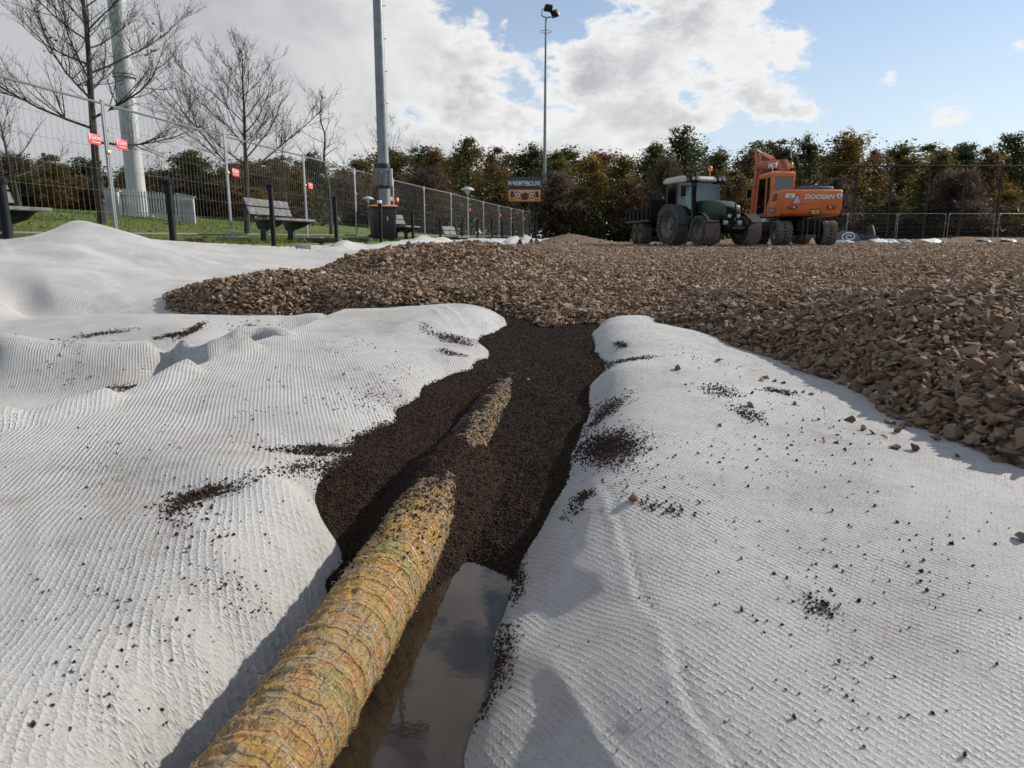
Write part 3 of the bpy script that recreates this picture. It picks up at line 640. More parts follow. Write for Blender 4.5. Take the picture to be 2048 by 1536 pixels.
# ------------------------------------------------------------------ fibre-wrapped drain pipe
def pipe_mat():
    m = bpy.data.materials.new('fibre_wrap'); m.use_nodes = True; t = NT(m.node_tree)
    tc = t.n('ShaderNodeTexCoord'); U = tc.outputs['UV']; O = tc.outputs['Object']
    mp = t.n('ShaderNodeMapping'); t.link(U, mp.inputs[0]); mp.inputs['Scale'].default_value = (1.0, 2.6, 1)
    fib = t.noise(mp.outputs[0], 120, 6, 0.72, 1.6); pat = t.noise(O, 13, 5, 0.6, 0.6); pat2 = t.noise(O, 27, 5, 0.65, 0.5); spk = t.noise(mp.outputs[0], 260, 4, 0.7, 2.0)
    c = t.mix(t.step(pat, 0.40, 0.60), (0.64, 0.36, 0.035), (0.50, 0.36, 0.19))
    c = t.mix(t.math('MULTIPLY', t.step(pat2, 0.50, 0.62), 0.85), c, (0.70, 0.31, 0.045))
    c = t.mix(t.math('MULTIPLY', t.step(t.noise(O, 7.5, 5, 0.6, 0.4), 0.56, 0.66), 0.75), c, (0.32, 0.35, 0.08))
    c = t.mix(t.math('MULTIPLY', t.step(t.noise(O, 19, 4, 0.6), 0.62, 0.70), 0.9), c, (0.62, 0.20, 0.012))
    ux = t.n('ShaderNodeSeparateXYZ'); t.link(U, ux.inputs[0])
    rg = t.math('ABSOLUTE', t.math('SINE', t.math('MULTIPLY', t.math('ADD', ux.outputs[0], t.math('MULTIPLY', t.noise(O, 34, 3), 0.012)), math.pi / 0.0135)))
    lg = t.math('ABSOLUTE', t.math('SINE', t.math('MULTIPLY', t.math('ADD', ux.outputs[1], t.math('MULTIPLY', t.noise(O, 40, 3), 0.010)), math.pi / 0.0135)))
    cell = t.math('MULTIPLY', t.step(rg, 0.05, 0.55), t.step(lg, 0.0, 0.45, 0.45, 1.0))
    c = t.mix(t.math('MULTIPLY', t.math('SUBTRACT', 1.0, cell), 0.36), c, (0.085, 0.062, 0.036))
    c = t.mix(t.math('MULTIPLY', t.step(fib, 0.54, 0.38), 0.85), c, (0.050, 0.038, 0.026))
    c = t.mix(t.math('MULTIPLY', t.step(spk, 0.62, 0.76), 0.6), c, (0.62, 0.55, 0.40))
    # crumbs of the dark fill thicken where the fill begins
    sx = t.n('ShaderNodeSeparateXYZ'); t.link(O, sx.inputs[0])
    dirt = t.math('ADD', t.step(sx.outputs[1], 0.95, 1.60, 0.0, 0.78), t.math('MULTIPLY', t.math('SUBTRACT', t.noise(O, 150, 4, 0.7), 0.5), 1.7))
    c = t.mix(t.step(dirt, 0.55, 0.85), c, (0.030, 0.021, 0.017))
    h = t.math('ADD', t.math('ADD', t.math('MULTIPLY', fib, 1.0), t.math('MULTIPLY', spk, 0.5)), t.math('MULTIPLY', cell, 0.7))
    bp = t.n('ShaderNodeBump', i_Strength=1.0, i_Distance=0.006, i_Height=h)
    b = t.n('ShaderNodeBsdfPrincipled', i_Base_Color=c, i_Roughness=0.8, i_Normal=bp.outputs[0]); b.inputs['Specular IOR Level'].default_value = 0.3
    b.inputs['Sheen Weight'].default_value = 0.2
    t.n('ShaderNodeOutputMaterial', i_Surface=b.outputs[0]); return m
M_pipe = pipe_mat()
pipe = thing('drain_pipe', 'mottled ochre fibre-wrapped drain pipe lying in the trench', 'pipe', (0, 0, 0))
L0, L1, NL, NA = 0.12, 3.9, 760, 72
yl = np.linspace(L0, L1, NL); xl_ = pipe_x(yl); sl = np.gradient(xl_, yl); nrm = np.c_[1 / np.sqrt(1 + sl ** 2), -sl / np.sqrt(1 + sl ** 2)]
arc = np.r_[0, np.cumsum(np.hypot(np.diff(xl_), np.diff(yl)))]
th = np.linspace(0, 2 * np.pi, NA + 1)
TH, AR = np.meshgrid(th, arc, indexing='ij')
def pipe_r(th_, ar_):
    twist = th_ * PR
    rr = PR - 0.004 + 0.0016 * np.sin(ar_ * 2 * np.pi / 0.021 + 0.6 * np.sin(th_)) + 0.0016 * np.sin(ar_ * 2 * np.pi / 0.052 + th_)
    x_ = np.cos(th_) * 0.07; y_ = np.sin(th_) * 0.07
    return rr + fbm(ar_ * 1.0 + x_ * 3, y_ + 0.3 * ar_, 24, 3) * 0.0034 + fbm(ar_ + x_ * 7, y_ * 2 - ar_ * 0.6, 90, 3) * 0.0028
def pipe_pt(th_, ar_, r_):
    yy = np.interp(ar_, arc, yl); xx = np.interp(ar_, arc, xl_); nx = np.interp(ar_, arc, nrm[:, 0]); ny = np.interp(ar_, arc, nrm[:, 1])
    return np.stack([xx + nx * np.cos(th_) * r_, yy + ny * np.cos(th_) * r_, PZ + np.sin(th_) * r_], -1)
RR = pipe_r(TH, AR); RR[-1] = RR[0]
PV = pipe_pt(TH, AR, RR)
wrap = np_mesh('fibre_wrap', PV.reshape(-1, 3), grid_faces(NA + 1, NL), M_pipe, pipe)
uvl = wrap.data.uv_layers.new(name='UVMap'); li = np.empty(len(wrap.data.loops), np.int32); wrap.data.loops.foreach_get('vertex_index', li)
uvv = np.c_[AR.ravel(), (TH * PR).ravel()]; uvl.data.foreach_set('uv', uvv[li].astype(np.float32).ravel())
# net threads: rings and long strands
M_thread = mat('net_thread_dark', (0.035, 0.032, 0.028), 0.5); M_thread2 = mat('net_thread_pale', (0.62, 0.60, 0.54), 0.28, spec=0.7)
def strip(paths, wd, name, m_):
    V, F = [], []; o = 0
    for P_ in paths:
        n = len(P_); t = np.gradient(P_, axis=0); t /= np.linalg.norm(t, axis=1)[:, None] + 1e-9
        ax = np.cross(t, [0.3, 0.5, 0.8]); ax /= np.linalg.norm(ax, axis=1)[:, None] + 1e-9; bx = np.cross(t, ax)
        for k in range(3):
            a = 2.094 * k; V.append(P_ + (ax * math.cos(a) + bx * math.sin(a)) * wd)
        for k in range(3):
            i = np.arange(n - 1); a0 = o + k * n + i; b0 = o + ((k + 1) % 3) * n + i
            F.append(np.c_[a0, a0 + 1, b0 + 1, b0])
        o += 3 * n
    ob = np_mesh(name, np.vstack(V), np.vstack(F), m_, pipe); tag(ob, kind='stuff'); return ob
amax = float(np.interp(1.55, yl, arc)); paths = []
for k in range(7):
    t0 = -0.3 + k * 0.62; aa = np.linspace(0, amax, 220); tt = t0 + 0.05 * np.sin(aa * 9 + k)
    paths.append(pipe_pt(tt, aa, pipe_r(tt, aa) + 0.0006))
strip(paths, 0.0004, 'net_strand', M_thread)
paths = []
for a0 in np.arange(0.02, amax, 0.0405):
    tt = np.linspace(-0.5, 3.6, 46); aa = a0 + 0.004 * np.sin(tt * 2 + a0 * 60) + 0.002 * np.sin(tt * 9 + a0 * 11)
    paths.append(pipe_pt(tt, aa, pipe_r(tt, aa) + 0.0004 + 0.0012 * (rng.random() < 0.3)))
strip(paths, 0.00030, 'net_ring', M_thread2)
# loose fibre ends
paths = []
nf = 6000; fa = rng.uniform(0.0, amax, nf); ft = rng.uniform(-0.6, 3.75, nf)
for a0, t0 in zip(fa, ft):
    ln = rng.uniform(0.006, 0.020); da = rng.normal(0, 1); dt = rng.normal(0, 1); q = math.hypot(da, dt); s = np.linspace(0, 1, 4)
    aa = a0 + da / q * ln * s; tt = t0 + dt / q * ln / PR * s; lift = 0.0005 + rng.exponential(0.0016) * np.sin(s * 2.4)
    paths.append(pipe_pt(tt, aa, pipe_r(tt, aa) + lift))
M_fib = mat('loose_fibre', (0.44, 0.26, 0.06), 0.6, col2=(0.46, 0.36, 0.20), var=0.4, vscale=60)
strip(paths, 0.00026, 'loose_fibre', M_fib)

# ------------------------------------------------------------------ granules of dark fill: on the trench and spilled over the sheets
grain_sh = []
for k in range(8):
    r = np.random.default_rng(50 + k); v = np.array([[1, 0, 0], [-1, 0, 0], [0, 1, 0], [0, -1, 0], [0, 0, .8], [0, 0, -.8]], np.float32) * r.uniform(0.30, 0.66, (6, 1)) + r.normal(0, 0.10, (6, 3))
    grain_sh.append((v.astype(np.float32), np.array([[0, 2, 4], [2, 1, 4], [1, 3, 4], [3, 0, 4], [2, 0, 5], [1, 2, 5], [3, 1, 5], [0, 3, 5]], np.int32)))
def A_full(x, y): return A_t(x, y) + noise_AC(x, y, 1.0)
gp = np.c_[rng.uniform(-0.75, 0.65, 300000), 0.95 + 3.4 * rng.random(300000) ** 1.5]
gp = gp[np.interp(gp[:, 1], lx * 0 + sy, lx) + 0.1 < gp[:, 0]]; gp = gp[np.interp(gp[:, 1], sy, rx) - 0.1 > gp[:, 0]]
gz = soil_z(gp[:, 0], gp[:, 1]); za = np.where(gp[:, 0] < pipe_x(gp[:, 1]), A_full(gp[:, 0], gp[:, 1]), C_full(gp[:, 0], gp[:, 1]))
pt, lat = pipe_top(gp[:, 0], gp[:, 1])
ok = (gz > za - 0.004) & (gz > WATER - 0.003) & ((gz > pt - 0.004) | ((gp[:, 1] > 1.0) & (rng.random(len(gp)) < 0.5 * sstep(gp[:, 1], 1.0, 1.55)))); gz = np.maximum(gz, pt - 0.003)
gp, gz = gp[ok], np.maximum(gz[ok], za[ok]); gp, gz = gp[:44000], gz[:44000]
gs = np.clip(0.0042 * np.exp(rng.normal(0, 0.3, len(gp))), .002, .010)
def grain_cols(n): return np.array([0.037, 0.0235, 0.0170]) * rng.uniform(0.35, 1.5, (n, 1)) * np.array([1, 1, 1]) + rng.normal(0, 0.002, (n, 1))
gr = scatter_mesh('dark_granules', grain_sh, np.c_[gp, gz + gs * 0.15], gs, rand_rot(len(gp), 1.0, rng), np.clip(grain_cols(len(gp)), .004, 1), M_grain, soil); tag(gr, kind='stuff')
spill = []      # centre pixel, half-lengths in pixels along and across, angle (deg, image), count, grain size
for (px, py, a, b, ang, n, g) in (
    (745, 890, 50, 22, -10, 2600, .0042), (655, 898, 85, 7, 2, 1100, .0040), (600, 905, 60, 5, 4, 420, .004), (690, 930, 60, 18, -14, 1600, .0042), (760, 860, 30, 12, -25, 700, .004), (600, 935, 50, 14, -10, 420, .0042),
    (405, 990, 60, 12, -16, 620, .0048), (360, 1015, 50, 26, -10, 240, .005), (420, 1060, 110, 60, 0, 150, .0046), (500, 960, 60, 12, -18, 200, .004), (500, 1200, 50, 40, 30, 90, .004),
    (905, 678, 42, 8, 14, 900, .0050), (850, 655, 14, 9, 30, 180, .005), (900, 707, 26, 4, 12, 300, .005), (700, 700, 60, 20, 0, 110, .005), (740, 800, 70, 25, -5, 260, .004), (780, 760, 60, 30, -30, 200, .004),
    (1210, 895, 66, 30, -8, 4200, .0042), (1215, 815, 44, 15, -28, 900, .004), (1200, 835, 46, 7, -38, 600, .004), (1260, 722, 50, 4, -6, 700, .0044), (1212, 733, 18, 6, -14, 300, .004), (1242, 690, 14, 6, 5, 260, .005), (1165, 990, 26, 9, -22, 320, .0042), (1150, 1015, 26, 14, -30, 180, .004), (1330, 1015, 60, 14, 8, 150, .0055), (1250, 950, 60, 40, 0, 130, .0046),
    (1440, 785, 40, 14, 10, 420, .0050), (1500, 830, 34, 12, 20, 260, .005), (1560, 785, 30, 5, 8, 220, .0052), (1640, 1215, 40, 26, 10, 210, .0040), (1400, 720, 90, 20, 10, 120, .005), (1650, 860, 150, 60, 20, 120, .0055), (1560, 1000, 260, 110, 5, 150, .0052), (1650, 1180, 330, 120, 0, 170, .0046), (1600, 1400, 380, 110, 0, 120, .0042), (1850, 1100, 180, 90, 0, 90, .005), (1480, 900, 180, 60, 0, 160, .005),
    (250, 1250, 230, 130, 0, 210, .0040), (150, 1400, 200, 100, 0, 90, .0038), (300, 900, 200, 90, -20, 140, .0045), (560, 800, 150, 70, -20, 160, .0048), (420, 1150, 160, 60, 0, 120, .004), (1000, 1300, 26, 60, 15, 700, .0040), (960, 1390, 22, 40, 15, 400, .004), (1035, 1150, 16, 36, 10, 500, .004)):
    n = int(n * (0.48 if n < 220 else 0.85))
    g *= 0.86
    q = rng.normal(0, 0.55, (n, 2)) * (a, b); ca, sa = math.cos(math.radians(ang)), math.sin(math.radians(ang))
    u = px + q[:, 0] * ca - q[:, 1] * sa; v = py + q[:, 0] * sa + q[:, 1] * ca
    sz = np.clip(g * np.exp(rng.normal(0, 0.38, n)), .0014, .0085)
    U_ = (u - CXP) / FPX; V_ = (CYP - v) / FPX; dy = math.cos(PITCH) + V_ * math.sin(PITCH); dz = V_ * math.cos(PITCH) - math.sin(PITCH)
    zq = np.full(n, -0.17)
    for _ in range(5):                      # settle each crumb on the sheet it lies on
        tq = (zq - EYE) / dz; xq = U_ * tq; yq = dy * tq
        zq = 0.5 * zq + 0.5 * np.clip(np.where(xq < pipe_x(yq) + 0.02, A_full(xq, yq), C_full(xq, yq)), -0.34, -0.04)
    spill.append(np.c_[xq, yq, sz])
spill = np.vstack(spill)
left = spill[:, 0] < pipe_x(spill[:, 1]) + 0.02
zs = np.where(left, A_full(spill[:, 0], spill[:, 1]), C_full(spill[:, 0], spill[:, 1]))
ok = (zs > soil_z(spill[:, 0], spill[:, 1]) - 0.003) & (zs > WATER)
spill, zs = spill[ok], zs[ok]
cr = scatter_mesh('spilled_crumbs', grain_sh, np.c_[spill[:, :2], zs + spill[:, 2] * 0.28], spill[:, 2], rand_rot(len(spill), 1.0, rng), np.clip(grain_cols(len(spill)) * 1.45, .004, 1), M_grain)
tag(cr, 'dark brown crumbs of fill spilled over the white sheets', 'crumbs', kind='stuff')

# back sheet has its own streaks of dirt
spb = []
for (px, py, a, b, ang, n, g) in ((385, 660, 30, 6, -30, 520, .006), (350, 670, 40, 4, -10, 420, .006), (260, 778, 45, 8, -2, 520, .005), (130, 715, 40, 16, 0, 90, .005), (110, 815, 70, 10, -14, 260, .004), (200, 668, 60, 4, -8, 260, .006), (500, 655, 40, 10, 0, 120, .006), (200, 740, 150, 40, 0, 70, .005)):
    q = rng.normal(0, 0.55, (n, 2)) * (a, b); ca, sa = math.cos(math.radians(ang)), math.sin(math.radians(ang))
    u = px + q[:, 0] * ca - q[:, 1] * sa; v = py + q[:, 0] * sa + q[:, 1] * ca
    U_ = (u - CXP) / FPX; V_ = (CYP - v) / FPX; dy = math.cos(PITCH) + V_ * math.sin(PITCH); dz = V_ * math.cos(PITCH) - math.sin(PITCH); zq = np.full(n, -.18)
    for _ in range(8): tq = (zq - EYE) / dz; xq = U_ * tq; yq = dy * tq; zq = 0.6 * zq + 0.4 * np.clip(B_z(xq, yq), -.3, .0)
    spb.append(np.c_[xq, yq, g * np.exp(rng.normal(0, .35, n))])
spb = np.vstack(spb); zb = B_z(spb[:, 0], spb[:, 1])
cb_ = scatter_mesh('spilled_crumbs', grain_sh, np.c_[spb[:, :2], zb + spb[:, 2] * 0.25], spb[:, 2], rand_rot(len(spb), 1.0, rng), np.clip(grain_cols(len(spb)) * 1.5, .004, 1), M_grain)
tag(cb_, 'streaks of dark crumbs on the back white sheet at left', 'crumbs', kind='stuff')

# ------------------------------------------------------------------ loose stones lying on the sheets
M_pale = tint_mat('pale_stone', 0.8, 0.4, 90)
pv, pf = shapesN[3]; pale_mesh = np_mesh('stone', pv, pf, M_pale, smooth=False, cols=np.tile(np.array([[.42, .36, .26]], np.float32), (len(pv), 1)), link_it=False)
SC_R = 'small brown stone in the loose scatter on the right sheet below the gravel edge'
loose = [(1525, 711, 13, None), (1570, 729, 9, None), (1437, 724, 14, 'flat pale brown stone alone on the right sheet, farthest from the gravel edge'), (1531, 756, 13, None), (1524, 762, 12, None), (1552, 764, 13, None), (1568, 767, 10, None), (1538, 781, 15, None), (1503, 788, 11, None),
         (1576, 790, 13, None), (1608, 786, 11, None), (1624, 790, 11, None), (1503, 814, 17, 'squarish brown stone beside a patch of dark crumbs on the right sheet'), (1589, 809, 12, None), (1442, 854, 14, 'grey brown stone on the right sheet, left of all other scattered stones'), (1636, 841, 10, None),
         (1772, 846, 12, None), (1785, 849, 15, None), (1803, 856, 17, None), (1815, 853, 14, None), (1797, 865, 20, 'largest stone of the tight little cluster near the right gravel edge'), (1847, 856, 18, 'brown stone between the little cluster and the gravel edge'), (1768, 878, 16, None), (1645, 883, 13, None), (1672, 887, 9, None),
         (1789, 897, 23, 'rounded oblong stone, left one of a pair below the little cluster'), (1829, 902, 27, 'flat oblong stone, right one of a pair below the little cluster'), (1914, 915, 14, None), (1870, 880, 20, None), (1700, 842, 22, None), (1725, 860, 18, None), (1745, 868, 14, None),
         (1265, 1000, 22, 'brown stone on the right sheet beside the trench, at a crease'), (1127, 1040, 19, 'tan stone resting near the edge of the right sheet above the water'), (1355, 737, 16, 'dark brown stone on the right sheet just below the spill streak'), (2042, 1080, 32, 'brown stone casting a shadow at the right edge of the picture')]
ORD2 = 'leftmost second third fourth fifth sixth seventh eighth ninth tenth eleventh twelfth thirteenth fourteenth fifteenth sixteenth seventeenth eighteenth nineteenth twentieth 21st 22nd 23rd 24th 25th 26th 27th 28th'.split()
plain = sorted(q[0] for q in loose if q[3] is None)
loose = [(a_, b_, c_, d_ or ('small brown stone, %s%s of the loose scatter below the right gravel edge' % (ORD2[plain.index(a_)], '' if plain.index(a_) == 0 else ' from the left'))) for a_, b_, c_, d_ in loose]
for px, py, w_, lab in loose:
    p = at(px, py, -.17); z = float(C_full(np.array(p.x), np.array(p.y)))
    for _ in range(3): p = at(px, py, z); z = float(C_full(np.array(p.x), np.array(p.y)))
    s = w_ / FPX * p.y * 1.30
    tag(put_stone('loose_stone', (p.x, p.y, z + s * 0.20), s, tilt=0.25), lab or SC_R, 'stone', 'loose stones on the right sheet')
for px, py, w_, lab, fn, m_ in ((686, 748, 14, 'single pale round pebble on the left sheet', A_full, pale_mesh), (360, 634, 11, 'tiny brown stone on the crest of the back sheet at left', B_z, None),
                            (1058, 762, 15, 'pale angular stone on the dark fill right of the pipe', soil_z, pale_mesh), (1042, 955, 12, 'small brown stone half sunk in the dark fill nearer the camera', soil_z, None)):
    z = -.17
    for _ in range(6): p = at(px, py, z); z = float(fn(np.array([p.x]), np.array([p.y]))[0])
    s = w_ / FPX * p.y
    tag(put_stone('loose_stone', (p.x, p.y, z + s * 0.22), s, mesh=m_, tilt=0.3), lab, 'stone', 'single stones away from the gravel')
# ------------------------------------------------------------------ materials for the background
M_galv = mat('galvanised_steel', (0.30, 0.31, 0.325), 0.42, 0.75, var=0.25, vscale=2.0)
M_wire = mat('fence_wire', (0.30, 0.29, 0.26), 0.5, 0.5)
M_post = mat('dark_painted_steel', (0.008, 0.011, 0.015), 0.6, spec=0.2, var=0.3)
M_black = mat('black_plastic', (0.012, 0.012, 0.013), 0.55, var=0.2)
M_conc = mat('grey_concrete', (0.27, 0.27, 0.25), 0.9, var=0.35, vscale=5, bump=0.3)
M_red = mat('red_tag', (0.62, 0.045, 0.065), 0.5)
M_white = mat('white_print', (0.82, 0.82, 0.80), 0.5)
M_mast = mat('mast_grey', (0.40, 0.42, 0.43), 0.5, var=0.2, vscale=0.6, dirt=0.3)
M_pole = mat('pole_grey', (0.21, 0.235, 0.26), 0.45, 0.35, var=0.25)
M_plank = mat('weathered_plank', (0.13, 0.132, 0.14), 0.75, col2=(0.05, 0.052, 0.057), vscale=7, bump=0.4, dirt=0.2)
M_frame = mat('black_frame', (0.010, 0.010, 0.011), 0.5)
M_bin = mat('bin_grey', (0.016, 0.017, 0.020), 0.5, var=0.25)
M_lid = mat('bin_orange', (0.75, 0.19, 0.025), 0.45)
M_clamp = mat('brass_clamp', (0.62, 0.48, 0.22), 0.45, 0.4)
M_cab = mat('cabinet_grey', (0.45, 0.47, 0.48), 0.55, var=0.2)

# ------------------------------------------------------------------ mesh fence panels (left row)
ORD = ['first', 'second', 'third', 'fourth', 'fifth', 'sixth', 'seventh', 'eighth', 'ninth', 'tenth', 'eleventh', 'twelfth', 'thirteenth', 'fourteenth', 'fifteenth', 'sixteenth']
def panel_proto(nv=30):
    P3 = {}
    m = MB(); m.tube([(0, 0, 0), (0, 0, 2.0)], 0.021, 8); P3['post'] = m
    m = MB(); m.tube([(0.03, 0, 0), (3.45, 0, 0)], 0.017, 6); P3['rail'] = m
    m = MB()
    for k in range(1, nv): x = 0.03 + 3.42 * k / nv; m.tube([(x, 0, 0.13), (x, 0, 1.93)], 0.0019, 3, False)
    for k in range(1, 6): z = 0.12 + 1.82 * k / 6; m.tube([(0.03, 0.006, z), (3.45, 0.006, z)], 0.0024, 3, False)
    P3['wire'] = m
    m = MB(); m.box((0, -0.01, 0), (0.075, 0.06, 0.045)); P3['clamp'] = m
    m = MB(); m.prism([(0.02, 0), (0.16, 0), (0.02, -0.16)], 'y', -0.003, 0.003); P3['gus'] = m
    return P3
_pp3 = panel_proto()
def make_panel(label, group):
    t = thing('mesh_fence', label, 'fence', group=group)
    a = _pp3['post'].build('post', M_galv, t); b = a.copy(); COL.objects.link(b); b.parent = t; b.location = (3.48, 0, 0)
    r = _pp3['rail'].build('rail', M_galv, t); r.location = (0, 0, 1.95); r2 = r.copy(); COL.objects.link(r2); r2.parent = t; r2.location = (0, 0, 0.11)
    wq = _pp3['wire'].build('wire_mesh', M_wire, t); tag(wq, kind='stuff')
    c = _pp3['clamp'].build('clamp', M_clamp, t, 0.006); c.location = (3.50, 0, 1.28)
    g = _pp3['gus'].build('corner_plate', M_galv, t); g.location = (0, 0, 1.95); g2 = g.copy(); COL.objects.link(g2); g2.parent = t; g2.location = (3.48, 0, 1.95); g2.rotation_euler = (0, 0, math.pi)
    return t
PG = 'mesh fence panels along the left side'
pan0 = make_panel('galvanised mesh fence panel cut off by the left edge of the picture', PG)
def place_panel(t, p, q, z):
    d = q - p; ln = math.hypot(d.x, d.y); t.location = (p.x, p.y, z); t.rotation_euler = (0, 0, math.atan2(d.y, d.x)); t.scale = (ln / 3.52, 1, 1)
    return t
for i in range(len(FJW) - 1):
    p, q = FJW[i], FJW[i + 1]
    t = pan0 if i == 0 else copy_tree(pan0)
    n = i - 1
    if i == 0: lab = 'galvanised mesh fence panel outside the first joint, hidden beyond the left edge'
    elif i == 1: lab = 'nearest mesh fence panel at the left edge, ending before the big bare tree'
    elif i == 2: lab = 'mesh fence panel standing in front of the thick pale mast'
    elif i == 3: lab = 'mesh fence panel behind the first whole bench'
    elif i == 4: lab = 'mesh fence panel just left of the wheelie bin'
    elif i == 5: lab = 'mesh fence panel directly behind the wheelie bin and lamp pole'
    else: lab = '%s mesh fence panel along the left side, counted from the left edge' % ORD[i - 1]
    tag(t, lab); place_panel(t, p, q, ZB + 0.06)
i0 = [o for o in COL.objects if o.get('label', '').endswith('hidden beyond the left edge')]
for o in i0:
    for c in list(o.children): bpy.data.objects.remove(c)
    bpy.data.objects.remove(o)
# concrete feet under the joints
m = MB(); m.prism([(-0.36, 0), (0.36, 0), (0.31, 0.14), (-0.31, 0.14)], 'y', -0.11, 0.11); foot0 = m.build('fence_foot', M_conc, None, 0.012)
for i, p in enumerate(FJW[1:9]):
    f = foot0 if i == 0 else foot0.copy()
    if i: COL.objects.link(f)
    f.location = (p.x + 0.02, p.y + 0.02, ZB - 0.02); f.rotation_euler = (0, 0, 0.1)
    tag(f, 'concrete foot holding the %s fence post pair from the left edge' % ORD[i], 'fence foot', 'concrete fence feet')
# red tags
def fence_tag(i, u, z, lab, text=True):
    p, q = FJW[i], FJW[i + 1]; d = (q - p); ang = math.atan2(d.y, d.x)
    t = thing('red_tag', lab, 'tag', p + d * u * 1.0 + Vector((0, 0, 0)), ang, 'red tags on the mesh fence')
    t.location.z = ZB + 0.06 + z; n = Vector((math.sin(ang), -math.cos(ang), 0)); t.location += n * 0.035
    t.scale = (0.84, 1, 0.84)
    m = MB(); m.box((0, 0, 0), (0.30, 0.006, 0.17)); m.build('plate', M_red, t, 0.002)
    if text:
        text_mesh('lettering', 'LUKAN', 0.075, M_white, t, (0.03, -0.006, 0.02), (math.pi / 2, 0, 0), 0.002, sx=0.85)
        m = MB(); m.box((-0.125, -0.006, 0.02), (0.012, 0.003, 0.06)); m.box((-0.137, -0.006, 0.04), (0.016, 0.003, 0.012)); m.build('mark', M_white, t)
        m = MB(); m.box((0.02, -0.006, -0.045), (0.2, 0.003, 0.008)); m.build('underline', M_white, t)
fence_tag(1, 0.91, 1.42, 'red tag with white lettering left of the nearest fence joint')
fence_tag(2, 0.08, 1.42, 'red tag with white lettering right of the nearest fence joint')
fence_tag(3, 0.07, 1.30, 'small red tag right of the second fence joint')
fence_tag(4, 0.07, 1.28, 'small red tag right of the third fence joint')
fence_tag(5, 0.91, 1.32, 'small red tag left of the fence joint behind the wheelie bin')
fence_tag(6, 0.09, 1.32, 'small red tag right of the fence joint behind the wheelie bin')
for i in (9, 11, 13): fence_tag(i, 0.08, 1.4, 'tiny red tag on the far fence, %s of the three distant ones from the left' % {9: 'first', 11: 'second', 13: 'last'}[i], False)

# ------------------------------------------------------------------ dark railing posts along the pitch edge
m = MB(); m.tube([(0, 0, 0), (0, 0, 1.15), (0.0, 0.0, 1.20)], 0.042, 12); 
post0 = thing('railing_post', 'x', 'post', group='dark railing posts along the pitch edge'); m.build('tube', M_post, post0)
m = MB(); m.lathe([(0.0, 1.245), (0.03, 1.24), (0.052, 1.215), (0.052, 1.18), (0.042, 1.165)], 'z', n=12); m.tube([(-0.07, 0, 1.205), (0.05, 0, 1.205)], 0.028, 8); m.build('saddle', M_post, post0)
posts = [(16, 6.6), (346, 9.4), (547, 12.6), (673, 15.4), (762, 18.2), (826, 21.0), (881, 24.0), (924, 27.0), (955, 30.2), (984, 33.5), (1005, 36.5), (1026, 40), (1044, 43.5), (1060, 47), (1073, 51)]
names = ['dark railing post cut by the left edge of the picture', 'tallest whole dark railing post, standing before the pale mast', 'dark railing post in front of the first whole bench', 'dark railing post between the bench and the wheelie bin', 'dark railing post in front of the wheelie bin']
for i, (px, Y) in enumerate(posts):
    p = aty(px, 474, Y); o = post0 if i == 0 else copy_tree(post0)
    o.location = (p.x, Y, float(terrain_z(p.x, Y)) - 0.02); o.rotation_euler = (0, 0, 0.3 * i)
    tag(o, names[i] if i < 5 else '%s dark railing post along the pitch edge, counted from the left edge' % ORD[i])

# ------------------------------------------------------------------ benches
def make_bench():
    t = thing('park_bench', 'x', 'bench', group='benches along the pitch')
    for k, (yy, zz, rx) in enumerate(((-0.24, 0.47, 0.0), (-0.07, 0.465, 0.0), (0.10, 0.46, 0.0))):
        b = MB(); b.box((0, 0, 0), (1.8, 0.145, 0.045)); o = b.build('seat_plank', M_plank, t, 0.006); o.location = (0, yy, zz)
    for k, (yy, zz) in enumerate(((0.235, 0.62), (0.285, 0.78))):
        b = MB(); b.box((0, 0, 0), (1.8, 0.04, 0.145)); o = b.build('back_plank', M_plank, t, 0.006); o.location = (0, yy, zz); o.rotation_euler = (-0.3, 0, 0)
    for sx in (-0.58, 0.58):
        b = MB(); b.prism([(-0.34, 0.435), (0.2, 0.43), (0.2, 0.28), (0.08, 0.26), (-0.2, 0.34)], 'x', sx - 0.035, sx + 0.035); b.build('bracket', M_frame, t, 0.006)
        b = MB(); b.box((sx, 0.09, 0.15), (0.10, 0.12, 0.34)); b.build('leg', M_frame, t, 0.006)
        b = MB(); b.prism([(0.15, 0.3), (0.21, 0.3), (0.345, 0.86), (0.315, 0.87), (0.24, 0.5)], 'x', sx - 0.03, sx + 0.03); b.build('back_support', M_frame, t)
    return t
bench0 = make_bench()
def place_bench(px, Y, lab, o, sc=1.0):
    p = aty(px, 474, Y); dx = float(XL(Y + 1) - XL(Y - 1)) / 2
    o.location = (p.x, Y, float(terrain_z(p.x, Y)) - 0.02); o.rotation_euler = (0, 0, math.pi / 2 - math.atan(dx) - 0.0); o.scale = (sc, sc, sc); tag(o, lab)
place_bench(566, 14.3, 'weathered grey slatted bench standing nearest, in front of the mesh fence', bench0)
for px, Y, lab in ((-55, 8.3, 'pale weathered bench cut off by the left edge of the picture'), (808, 23.6, 'dark bench partly hidden behind the wheelie bin'), (912, 26.8, 'small dark bench farthest along the fence')):
    place_bench(px, Y, lab, copy_tree(bench0))

